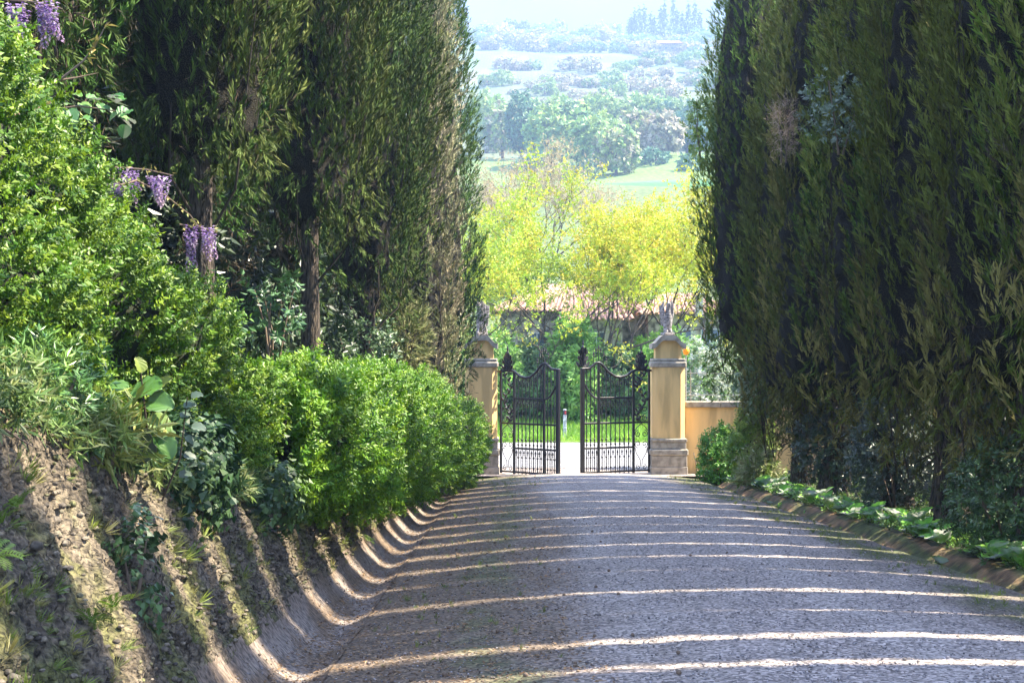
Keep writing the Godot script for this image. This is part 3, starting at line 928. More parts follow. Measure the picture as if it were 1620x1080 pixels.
func gate_leaf(label: String, hinge: Vector3, turn: float, flip: float) -> void:
	var o := thing("gate_leaf", label, "gate", hinge, turn)
	var w := 1.93
	var bar := func(called: String, x: float, y0: float, y1: float, t: float, dz := 0.0):
		var b := Buf.new()
		b.box(Vector3(x * flip, (y0 + y1) * 0.5, dz), Vector3(t, y1 - y0, t), Color.WHITE, t * 0.15)
		return obj(called, b.mesh(), M.iron, o)
	var rail := func(x0: float, x1: float, y: float, t: float):
		var b := Buf.new()
		b.box(Vector3((x0 + x1) * 0.5 * flip, y, 0.0), Vector3(absf(x1 - x0), t, t * 0.8), Color.WHITE, t * 0.15)
		return obj("rail", b.mesh(), M.iron, o)
	bar.call("stile", 0.0, 0.0, 2.62, 0.055)
	bar.call("stile", 0.46, 0.0, 2.60, 0.06)
	bar.call("stile", 1.47, 0.0, 2.80, 0.06)
	bar.call("stile", w, -0.02, 2.66, 0.10)
	for y in [0.05, 0.65, 1.27]:
		rail.call(0.49, 1.44, y, 0.05)
		rail.call(1.50, w - 0.05, y, 0.05)
	for y in [0.05, 1.27]: rail.call(0.028, 0.43, y, 0.045)
	rail.call(0.49, 1.44, 1.90, 0.05)
	rail.call(-0.16, 0.0, 2.585, 0.05)
	var b := Buf.new()
	var pts := PackedVector3Array()
	var rad := PackedFloat32Array()
	for i in 40:
		var x := w * i / 39.0
		pts.push_back(Vector3(x * flip, gate_wave(x), 0))
		rad.push_back(0.034)
	b.tube(pts, rad, 8)
	obj("top_rail", b.mesh(), M.iron, o)
	b = Buf.new()
	pts.clear()
	rad.clear()
	for i in 12:
		var t := i / 11.0
		pts.push_back(Vector3((1.49 + 0.40 * t) * flip, 1.9 + 0.38 * t * t, 0))
		rad.push_back(0.028)
	b.tube(pts, rad, 6)
	obj("curved_rail", b.mesh(), M.iron, o)
	# uprights with collars and spear tips
	var spear := PackedVector2Array([Vector2(0.008, 0), Vector2(0.022, 0.03), Vector2(0.011, 0.05), Vector2(0.03, 0.075), Vector2(0.0, 0.17)])
	for x in [0.60, 0.73, 0.86, 0.99, 1.12, 1.25, 1.37, 1.59, 1.70, 1.81]:
		bar.call("bar", x, 0.0, gate_wave(x) - 0.01, 0.023)
	b = Buf.new()
	for x in [0.60, 0.73, 0.86, 0.99, 1.12, 1.25, 1.37, 1.59, 1.70, 1.81]:
		for y in [0.16, 0.42, 0.74, 0.86]:
			b.lathe(Vector3(x * flip, y, 0), PackedVector2Array([Vector2(0.0, -0.04), Vector2(0.028, -0.015), Vector2(0.028, 0.015), Vector2(0.0, 0.05)]), 6)
	obj("collars", b.mesh(), M.iron, o).set_meta("kind", "stuff")
	for x in [0.54, 0.665, 0.795, 0.925, 1.055, 1.185, 1.31, 1.53, 1.645, 1.755]:  # short dog bars between
		bar.call("dog_bar", x, 0.05, 0.46, 0.014)
		b = Buf.new()
		b.lathe(Vector3(x * flip, 0.46, 0), spear, 6)
		obj("spearhead", b.mesh(), M.iron, o)
	for x in [1.25, 1.33, 1.40, 1.47, 1.54, 1.61]:     # crest of spikes over the crown of the wave
		b = Buf.new()
		var top := 0.14 + 0.16 * (1.0 - absf(x - 1.45) / 0.25)
		b.tube([Vector3(x * flip, gate_wave(x), 0), Vector3(x * flip, gate_wave(x) + top, 0)], [0.011, 0.009], 5)
		b.lathe(Vector3(x * flip, gate_wave(x) + top, 0), spear, 6)
		obj("crest_spike", b.mesh(), M.iron, o)
	# leaf drops and little scrolls hanging under the top rail and the upper cross rail
	for x in [0.55, 0.67, 0.80, 0.92, 1.05, 1.18, 1.31, 1.41]:
		for y in [gate_wave(x) - 0.03, 1.875]:
			b = Buf.new()
			spiral(b, Vector3(x * flip, y - 0.06, 0), 0.055, 1.1, PI / 2, flip, 0.010)
			b.tube([Vector3(x * flip, y - 0.09, 0), Vector3((x + 0.01) * flip, y - 0.15, 0.01), Vector3(x * flip, y - 0.23, 0.015)], [0.012, 0.024, 0.003], 5)
			obj("scroll_drop", b.mesh(), M.iron, o)
	for y in [1.38, 1.62]:
		for s in [-1.0, 1.0]:
			b = Buf.new()
			spiral(b, Vector3((0.23 + s * 0.11) * flip, y, 0), 0.10, 1.2, PI / 2, s * flip, 0.011)
			obj("scroll", b.mesh(), M.iron, o)
	# scrolled panel by the hinge
	for y in [[0.72, 0.09], [0.98, -0.09]]:
		for s in [-1.0, 1.0]:
			b = Buf.new()
			spiral(b, Vector3((0.23 + s * 0.10) * flip, y[0], 0), 0.095, 1.3, PI / 2 * signf(-y[1]), s * flip * signf(y[1]), 0.011)
			obj("scroll", b.mesh(), M.iron, o)
	for s in [-1.0, 1.0]:
		b = Buf.new()
		b.tube([Vector3((0.23 + s * 0.02) * flip, 0.15, 0), Vector3((0.23 + s * 0.03) * flip, 0.32, 0), Vector3((0.23 + s * 0.15) * flip, 0.5, 0), Vector3((0.23 + s * 0.18) * flip, 0.64, 0)], [0.011, 0.011, 0.011, 0.011], 5)
		spiral(b, Vector3((0.23 + s * 0.09) * flip, 0.14, 0), 0.07, 1.2, PI / 2, -s * flip, 0.011)
		obj("scroll", b.mesh(), M.iron, o)
		b = Buf.new()
		b.tube([Vector3((0.23 + s * 0.19) * flip, 1.06, 0), Vector3((0.23 + s * 0.12) * flip, 1.15, 0), Vector3(0.23 * flip, 1.24, 0)], [0.011, 0.011, 0.011], 5)
		obj("scroll", b.mesh(), M.iron, o)
	# wrought vine climbing the hinge panel, and the plume of leaves that tops it
	b = Buf.new()
	pts.clear()
	rad.clear()
	for i in 26:
		var t := i / 25.0
		pts.push_back(Vector3((0.23 + 0.12 * sin(t * 11.0)) * flip, 1.28 + t * 1.3, 0))
		rad.push_back(0.012)
	b.tube(pts, rad, 5)
	obj("vine", b.mesh(), M.iron, o)
	for i in 22:
		var t := (i + 0.5) / 22.0
		var s := -1.0 if i % 2 else 1.0
		b = Buf.new()
		var p := Vector3((0.23 + 0.12 * sin(t * 11.0)) * flip, 1.28 + t * 1.3, 0)
		var dir := Vector3(s * flip, rnd(0.2, 0.9), rnd(-0.5, 0.5)).normalized()
		b.tube([p, p + dir * 0.05, p + dir * 0.09 + Vector3.UP * 0.02, p + dir * 0.12 + Vector3.UP * 0.02], [0.008, 0.036, 0.028, 0.004], 5)
		obj("vine_leaf", b.mesh(), M.iron, o)
	var heads := [[0.23, 2.62, 1.0]]
	if flip < 0: heads.append([w - 0.02, 2.68, 1.15])
	for hd in heads:
		for i in 15:
			b = Buf.new()
			var row := int(i / 5.0)
			var s := (i % 5 - 2) / 2.0
			var p := Vector3((hd[0] + s * 0.05) * flip, hd[1] + row * 0.13 * hd[2], 0)
			var q := p + Vector3(s * 0.15 * (1.0 - row * 0.25) * flip, (0.12 + 0.12 * (1.0 - absf(s))) * hd[2], rnd(-0.05, 0.05))
			b.tube([p, p.lerp(q, 0.4) + Vector3(s * 0.03 * flip, 0, 0), q.lerp(p, 0.25), q], [0.010, 0.04, 0.032, 0.005], 5)
			obj("crest_leaf", b.mesh(), M.iron, o)
		b = Buf.new()
		b.lathe(Vector3(hd[0] * flip, hd[1] + 0.36 * hd[2], 0), PackedVector2Array([Vector2(0.012, -0.3), Vector2(0.012, 0.02), Vector2(0.04, 0.07), Vector2(0.015, 0.13), Vector2(0.03, 0.17), Vector2(0.0, 0.28)]), 7)
		obj("finial", b.mesh(), M.iron, o)
	if flip < 0:                                         # little scrolled tray under the free end's crest
		rail.call(w - 0.16, w + 0.12, 2.69, 0.03)

func build_gate() -> void:
	pillar(3.97, "ochre plastered right gate pillar with grey stone plinth and arched cap", 1.0)
	pillar(-0.79, "ochre left gate pillar beside the end of the box hedge", -1.0)
	statue(3.97, "weathered stone bird with raised wings on the right gate pillar", 0.35)
	statue(-0.79, "stone bird statue on the left gate pillar, next to the last left cypress", -1.2)
	gate_leaf("black wrought iron left gate leaf swung open towards the drive", Vector3(-0.28, -1.52, -38.62), deg_to_rad(-43), 1.0)
	gate_leaf("black wrought iron right gate leaf with tall leaf crest on its free end", Vector3(3.49, -1.50, -38.62), deg_to_rad(26), -1.0)
	# boundary walls
	for s in [[4.43, 16.0, "ochre plastered boundary wall with grey coping right of the gate"], [-16.0, -1.25, "ochre boundary wall seen in a sliver left of the left gate pillar"]]:
		var o := thing("boundary_wall", s[2], "wall", Vector3((s[0] + s[1]) * 0.5, -1.7, -38.95))
		var w: float = s[1] - s[0]
		var b := Buf.new()
		b.box(Vector3(0, 0.92, 0), Vector3(w, 1.84, 0.3), Color.WHITE, 0.01)
		obj("wall_face", b.mesh(), M.plaster, o)
		var x := -w * 0.5
		while x < w * 0.5 - 0.1:                           # coping stones
			b = Buf.new()
			var l := minf(0.9, w * 0.5 - x)
			b.box(Vector3(x + l * 0.5, 1.915, 0.01), Vector3(l - 0.008, 0.15, 0.42), Color.WHITE, 0.015)
			obj("coping_stone", b.mesh(), M.stone, o)
			x += 0.9
	var o := thing("wall_railing", "thin grey metal railing on the wall right of the gate", "railing", Vector3(4.5, 0.29, -39.0))
	for i in 7:
		var b := Buf.new()
		b.box(Vector3(0.1 + i * 1.1, 0.4, 0), Vector3(0.022, 0.8, 0.022), Color.WHITE, 0.004)
		obj("post", b.mesh(), M.rail, o)
	for y in [0.16, 0.72]:
		var b := Buf.new()
		b.box(Vector3(3.4, y, 0.03), Vector3(6.8, 0.02, 0.016), Color.WHITE, 0.004)
		obj("rail", b.mesh(), M.rail, o)
	o = thing("beacon_lamp", "round amber beacon on a thin post beside the right pillar", "lamp", Vector3(4.50, 0.3, -39.2))
	var b := Buf.new()
	b.tube([Vector3(0, -0.15, 0), Vector3(0, 1.18, 0)], [0.018, 0.018], 8)
	obj("post", b.mesh(), M.rail, o)
	b = Buf.new()
	b.lathe(Vector3(0, 1.18, 0), PackedVector2Array([Vector2(0.05, 0), Vector2(0.075, 0.04), Vector2(0.092, 0.09), Vector2(0.08, 0.15), Vector2(0.045, 0.185), Vector2(0.0, 0.2)]), 14)
	obj("lens", b.mesh(), M.amber, o)
	o = thing("wooden_stake", "thin pale wooden stake leaning by the right pillar's plinth", "stake", Vector3(4.68, -1.62, -38.5))
	b = Buf.new()
	b.tube([Vector3(0.05, 0, 0.05), Vector3(0.01, 0.25, 0), Vector3(-0.06, 0.62, -0.08)], [0.017, 0.016, 0.012], 7)
	obj("stick", b.mesh(), M.wood, o)
	# white roadside marker post
	o = thing("marker_post", "white roadside marker post with dark red reflector band seen through the gate", "marker post", Vector3(1.95, -1.5, -56.0))
	b = Buf.new()
	b.box(Vector3(0, 0.28, 0), Vector3(0.13, 0.96, 0.08), Color.WHITE, 0.02)
	obj("post", b.mesh(), M.white, o)
	b = Buf.new()
	b.box(Vector3(0, 0.84, 0), Vector3(0.132, 0.16, 0.082), Color.WHITE, 0.01)
	obj("band", b.mesh(), M.dark, o)
	b = Buf.new()
	b.box(Vector3(0.02, 0.84, 0.043), Vector3(0.06, 0.11, 0.012), Color.WHITE, 0.003)
	obj("reflector", b.mesh(), M.red, o)
	b = Buf.new()
	b.box(Vector3(0, 0.95, 0), Vector3(0.12, 0.06, 0.075), Color.WHITE, 0.02)
	obj("cap", b.mesh(), M.white, o)

# ---------------------------------------------------------------- the house and everything beyond the gate
func tiled_slope(o: Node, a: Vector3, b: Vector3, c: Vector3, e: Vector3) -> void:   # eave a-b, ridge e-c
	var m := (b - a).cross(e - a).normalized()
	if m.y < 0.0: m = -m
	var q := Buf.new()
	q.quad(a, b, c, e, m, Color.WHITE)
	var slab := obj("roof_slope", q.mesh(), M.roof, o)
	var r := Buf.new()
	var n := int(a.distance_to(b) / 0.26)
	for i in n + 1:
		var t := float(i) / n
		var p0 := a.lerp(b, t) + m * 0.01
		var p1 := e.lerp(c, t) + m * 0.01
		if p0.distance_to(p1) < 0.15: continue
		r.tube([p0, p1], [0.085, 0.085], 6)
	var ribs := obj("tiles", r.mesh(), M.roof, slab)
	ribs.set_meta("kind", "stuff")

func gable_block(o: Node, c: Vector3, sx: float, sz: float, wall_h: float, rise: float, hip: float) -> void:
	var b := Buf.new()
	b.box(c + Vector3(0, wall_h * 0.5, 0), Vector3(sx, wall_h, sz), Color.WHITE)
	obj("wall", b.mesh(), M.house, o)
	var ov := 0.45
	var y := c.y + wall_h - 0.02
	var x0 := c.x - sx * 0.5 - ov
	var x1 := c.x + sx * 0.5 + ov
	var z0 := c.z + sz * 0.5 + ov
	var z1 := c.z - sz * 0.5 - ov
	var r0 := Vector3(x0 + hip, y + rise, c.z)
	var r1 := Vector3(x1 - hip, y + rise, c.z)
	tiled_slope(o, Vector3(x0, y, z0), Vector3(x1, y, z0), r1, r0)
	tiled_slope(o, Vector3(x0, y, z1), Vector3(x1, y, z1), r1, r0)
	tiled_slope(o, Vector3(x0, y, z1), Vector3(x0, y, z0), r0, r0)
	tiled_slope(o, Vector3(x1, y, z1), Vector3(x1, y, z0), r1, r1)

func window(o: Node, c: Vector3, w: float, h: float) -> void:
	var b := Buf.new()
	b.box(c, Vector3(w, h, 0.1), Color.WHITE, 0.01)
	var f := obj("window", b.mesh(), M.white, o)
	b = Buf.new()
	for s in [-1.0, 1.0]: b.box(c + Vector3(s * w * 0.235, 0, 0.03), Vector3(w * 0.4, h * 0.88, 0.06), Color.WHITE)
	obj("pane", b.mesh(), M.glass, f)

func build_beyond() -> void:
	var o := thing("tiled_house", "low stone house with faded terracotta roofs behind the yellow trees", "house")
	gable_block(o, Vector3(3.0, -0.9, -76.0), 7.2, 6.0, 4.5, 1.35, 2.6)
	gable_block(o, Vector3(3.9, -0.9, -71.5), 2.4, 3.0, 4.0, 0.85, 0.3)
	gable_block(o, Vector3(8.2, -0.9, -73.5), 3.6, 4.6, 4.3, 1.0, 1.4)
	window(o, Vector3(8.0, 2.2, -71.15), 0.9, 1.0)
	window(o, Vector3(9.3, 2.2, -71.15), 0.9, 1.0)
	window(o, Vector3(3.9, 2.0, -69.95), 0.8, 1.1)
	window(o, Vector3(1.2, 2.0, -72.95), 0.9, 1.1)
	var b := Buf.new()
	b.box(Vector3(8.75, 3.75, -70.9), Vector3(0.36, 1.0, 0.36), Color.WHITE, 0.02)
	b.box(Vector3(8.75, 4.3, -70.9), Vector3(0.5, 0.08, 0.5), Color.WHITE, 0.02)
	obj("chimney", b.mesh(), M.white, o)
	b = Buf.new()
	b.tube([Vector3(8.7, 4.1, -70.7), Vector3(9.8, 4.1, -70.6)], [0.03, 0.03], 6)
	obj("bracket", b.mesh(), M.white, o)
	# shrubs on the verge opposite the gate
	var green := [Color(0.12, 0.27, 0.045), Color(0.18, 0.38, 0.05), Color(0.26, 0.44, 0.08)]
	var deep := [Color(0.06, 0.13, 0.045), Color(0.09, 0.19, 0.05), Color(0.16, 0.26, 0.08)]
	shrub("evergreen_shrub", "dark evergreen shrub framed by the left gate leaf", ground(0.9, 60.5) , Vector3(3.0, 3.0, 2.6), 1300, "laurel", 2.4, deep, M.leaf)
	shrub("evergreen_shrub", "bright green laurel shrub filling the gap between the gate leaves", ground(2.4, 59.5), Vector3(1.9, 3.9, 2.0), 1200, "laurel", 2.3, green, M.leaf)
	shrub("evergreen_shrub", "green shrub behind the right gate leaf", ground(4.1, 60.5), Vector3(2.8, 2.9, 2.6), 1300, "laurel", 2.3, deep, M.leaf)
	shrub("evergreen_shrub", "leafy green shrub just behind the right gate pillar", ground(6.2, 60.0), Vector3(2.8, 3.5, 2.4), 1100, "laurel", 2.3, green, M.leaf)
	shrub("evergreen_shrub", "light green shrub behind the left gate pillar", ground(-0.9, 60.0), Vector3(2.8, 3.4, 2.4), 1000, "laurel", 2.3, green, M.leaf)
	shrub("flowering_shrub", "white flowering shrub over the wall right of the pillar", Vector3(5.3, -1.7, -42.0), Vector3(2.0, 3.6, 1.6), 1300, "laurel", 1.3, [Color(0.13, 0.25, 0.07), Color(0.2, 0.3, 0.12), Color(0.62, 0.66, 0.58)], M.leaf)
	shrub("flowering_shrub", "pale leaved shrub over the wall behind the last right cypress", Vector3(7.4, -1.7, -42.4), Vector3(2.4, 3.2, 1.8), 900, "laurel", 1.3, [Color(0.13, 0.25, 0.07), Color(0.2, 0.3, 0.12), Color(0.5, 0.56, 0.45)], M.leaf)
	# spring-yellow trees
	var yel := [Color(0.46, 0.52, 0.025), Color(0.54, 0.54, 0.025), Color(0.34, 0.46, 0.03), Color(0.55, 0.42, 0.04)]
	var lime := [Color(0.33, 0.47, 0.03), Color(0.42, 0.52, 0.03), Color(0.24, 0.38, 0.04)]
	broad_tree("yellow_tree", "yellow leaved multi-stemmed tree centred between the gate pillars", ground(3.7, 62.0), 10.4, 4, 0.42, 3, "fleck", 1.05, 12, 0.422, yel, M.leaf, M.bark, "", 0.85)
	broad_tree("yellow_tree", "yellow green tree above the left gate leaf", ground(0.4, 61.0), 9.4, 3, 0.5, 3, "fleck", 1.05, 12, 0.42, lime + yel, M.leaf, M.bark, "", 0.9)
	broad_tree("yellow_tree", "golden leaved tree above the right gate pillar", ground(6.6, 64.5), 11.0, 3, 0.42, 3, "fleck", 1.05, 12, 0.422, yel, M.leaf, M.bark, "", 0.85)
	broad_tree("yellow_tree", "low lime green tree in the yellow stand left of the house", ground(-1.6, 66.0), 8.8, 3, 0.45, 3, "fleck", 1.05, 12, 0.42, lime, M.leaf, M.bark, "", 0.9)
	broad_tree("yellow_tree", "yellow tree filling the gap left of the centre one", ground(1.9, 65.5), 11.0, 3, 0.5, 3, "fleck", 1.05, 13, 0.42, yel + lime, M.leaf, M.bark, "", 0.9)
	broad_tree("willow_tree", "nearly bare pinkish tan willow rising behind the yellow trees", ground(1.6, 108.0), 12.5, 4, 0.34, 4, "fleck", 1.0, 4, 0.5, [Color(0.42, 0.34, 0.20), Color(0.36, 0.33, 0.15), Color(0.46, 0.36, 0.24)], M.leaf, M.bark, "", 0.75, "tree", 0.16)
	for s in [[938.0, 372.0, 84.0, "white utility pole showing through the yellow tree", 5.6], [972.0, 325.0, 150.0, "short white field post above the yellow trees", 3.0], [940.0, 330.0, 150.0, "thin pale field post left of the white one", 2.6]]:
		var p := at(s[0], 560.0, s[2])
		var g := ground(p.x, s[2])
		var pole := thing("field_pole", s[3], "pole", g)
		b = Buf.new()
		b.tube([Vector3(0, -0.3, 0), Vector3(0, s[4], 0)], [0.11, 0.08], 8)
		obj("post", b.mesh(), M.white, pole)
		b = Buf.new()
		b.box(Vector3(0, s[4] + 0.05, 0), Vector3(0.34, 0.16, 0.2), Color.WHITE, 0.03)
		obj("cap", b.mesh(), M.white, pole)
	# grass verge across the road
	var xs := []
	var cs := PackedColorArray()
	for i in 2600:
		var d := rnd(54.7, 60.5)
		var x := rnd(-5.0, 9.0)
		xs.append(aim(Vector3.UP + jitter(0.4), rnd(0, TAU), rnd(1.6, 3.4), ground(x, d)))
		cs.push_back(mix_col([Color(0.26, 0.48, 0.04), Color(0.34, 0.54, 0.05), Color(0.18, 0.38, 0.04)]))
	tag(multi("verge_grass", T.mesh.grass, M.leaf, xs, cs), "bright green grass verge across the road beyond the gate", "grass")
	# the belt of trees at the top of the field
	var teal := [Color(0.07, 0.18, 0.09), Color(0.10, 0.22, 0.10)]
	var fresh := [Color(0.24, 0.38, 0.07), Color(0.34, 0.45, 0.09), Color(0.17, 0.32, 0.09)]
	var buff := [Color(0.38, 0.34, 0.21), Color(0.30, 0.34, 0.16), Color(0.42, 0.36, 0.26)]
	var belt := [
		[825, 145, 258, 44, 350, 2, teal, "tall dark green poplar at the left end of the field's tree belt"],
		[868, 172, 262, 66, 335, 0, fresh, "fresh green tree beside the tall poplar"],
		[908, 165, 268, 62, 345, 0, teal + fresh, "bluish green round tree in the middle of the tree belt"],
		[942, 182, 285, 70, 320, 0, fresh, "broad mid green tree reaching forward of the tree belt"],
		[975, 205, 290, 62, 300, 0, fresh + buff, "small bright green tree nearest the field"],
		[1004, 178, 272, 64, 340, 0, buff + fresh, "grey green tree left of the bare round tree"],
		[1050, 182, 278, 58, 330, 0, buff, "pinkish bare round tree standing alone on the field edge"],
		[1088, 185, 268, 62, 350, 0, teal, "dark blue green tree at the right end of the belt"],
		[795, 168, 262, 52, 360, 0, buff + fresh, "pale tree half behind the left cypress"],
		[890, 156, 250, 76, 400, 0, fresh, "light green crown in the belt's second row behind the bluish tree"],
		[950, 150, 250, 84, 410, 0, fresh, "widest light green crown in the belt's second row"],
		[1015, 150, 250, 80, 405, 0, fresh, "light green crown behind the bare round tree"],
		[1065, 160, 250, 70, 400, 0, fresh + teal, "green crown in the second row at the right"],
		[845, 160, 250, 60, 410, 0, fresh, "pale crown in the second row behind the poplar"],
		[1112, 158, 262, 62, 380, 0, fresh + teal, "green tree cut off by the right cypresses"],
		[770, 150, 255, 70, 395, 0, fresh, "light crown mostly hidden by the last left cypress"]]
	for t in belt:
		var p := at(t[0], 560.0, t[4])
		var g := ground(p.x, t[4])
		var top := at(t[0], t[1], t[4]).y
		far_tree("field_tree", t[7], g, t[3] / 2400.0 * t[4], maxf(top - g.y, 6.0), t[5], 420, t[6], "tree belt above the field", "tree", 0.18)
	for i in 7:                                             # low bushes at the belt's foot
		var d := rnd(300, 330)
		var p := at([830, 868, 892, 930, 1020, 1038, 1095][i], 560.0, d)
		far_tree("field_bush", "dark low bush at the foot of the tree belt", ground(p.x, d), rnd(3, 6), rnd(2.2, 3.6), 0, 110, teal, "bushes under the tree belt", "bush", 0.0)
	# hazy hillside: round trees, a wooded crest, cypress spires, two farmhouses, an olive grove
	var protos := []
	var hill_label := "small round tree scattered on the hazy far hillside"
	for i in 4:
		protos.append(far_tree("hillside_tree", hill_label, ground(-60.0 - i * 12.0, 520.0), 9.0, 8.0, 0, 150, [buff, fresh, teal + fresh, buff + [Color(0.34, 0.32, 0.24)]][i], "round trees on the far hillside", "tree", 0.05))
	for i in 270:
		var d := 430.0 + 520.0 * pow(rng.randf(), 0.8)
		var px := rnd(765, 1135)
		var py := 560.0 - (land(at(px, 0, d).x, d) - EYE) / d * 2400.0
		if px < 965 and py > 82 and py < 108: continue
		var p := at(px, 560.0, d)
		dup(protos[rng.randi() % 4], ground(p.x, d), rnd(0, TAU), Vector3(1.15, rnd(0.6, 0.9), 1) * rnd(0.45, 1.15) * (d / 700.0))
	var blue := [Color(0.02, 0.05, 0.05), Color(0.03, 0.07, 0.06)]
	for t in [[806, 30, 62, 30, 0, "dark conifer clump at the left end of the crest"], [826, 33, 64, 24, 0, "second dark conifer on the crest beside the leftmost clump"], [884, 30, 66, 20, 0, "grey green tree rising from the crest left of centre"],
			[897, 36, 70, 5, 1, "lone thin cypress spire left of centre on the crest"], [947, 43, 72, 4, 1, "thinnest distant spire near the middle of the crest"]]:
		var d := 1000.0
		var g := ground(at(t[0], 0, d).x, d)
		far_tree("crest_tree", t[5], g, t[3] / 2400.0 * d, at(t[0], t[1], d).y - g.y, t[4], 220, blue if t[4] == 1 or t[0] < 850 else buff + teal, "trees on the crest", "tree", 0.0)
	for i in 46:                                            # pale woodland along the crest
		var d := rnd(960, 1090)
		var p := at(rnd(760, 1140), 560.0, d)
		dup(protos[[0, 1, 3][rng.randi() % 3]], ground(p.x, d), rnd(0, TAU), Vector3(1.2, 1.0, 1.2) * rnd(0.6, 1.3), "pale woodland tree on the distant crest", "woodland on the crest", "crest_tree")
	var spire := far_tree("distant_cypress", "dark cypress spire in the distant row on the right of the crest", ground(at(1005, 0, 920).x, 920.0), 5.5, 22.0, 1, 260, blue, "cypress spires on the far crest", "cypress tree", 0.0)
	for t in [[1000, 0.8], [1012, 1.0], [1020, 1.1], [1030, 0.9], [1036, 0.8], [1046, 1.05], [1052, 1.2], [1066, 1.3], [1072, 1.0], [1080, 0.9], [1090, 1.15], [1100, 1.2], [1108, 0.95], [996, 0.7]]:
		var d := rnd(880, 960)
		dup(spire, ground(at(t[0], 0, d).x, d), rnd(0, TAU), Vector3(1.0, t[1], 1.0))
	for t in [[1018, 98, 760.0, "pale pink farmhouse on the far hillside below the cypress spires"], [1058, 99, 740.0, "second pale farmhouse, right of the first, on the far hillside"]]:
		var p := at(t[0], t[1], t[2])
		o = thing("farmhouse", t[3], "house", Vector3(p.x, land(p.x, t[2]) - 0.5, -t[2]))
		gable_block(o, Vector3.ZERO, 13.0, 8.0, 5.5, 2.2, 1.5)
		gable_block(o, Vector3(9.0, 0, 2.0), 7.0, 6.0, 3.6, 1.6, 1.0)
		for i in 4: window(o, Vector3(-4.5 + i * 3.0, 3.2, 4.06), 1.1, 1.4)
	xs = []
	cs = PackedColorArray()
	for i in 26:
		for j in 9:
			var d := 780.0 + j * 16.0
			var x := -16.0 + i * 3.1 + (j % 2) * 1.5
			xs.append(aim(Vector3.UP, rnd(0, TAU), rnd(1.5, 2.1), ground(x, d)))
			cs.push_back(mix_col([Color(0.10, 0.14, 0.09), Color(0.15, 0.19, 0.12)]))
	tag(multi("olive_grove", T.mesh.tuft, M.leaf, xs, cs), "rows of small olive trees on the hazy hillside", "olive grove")

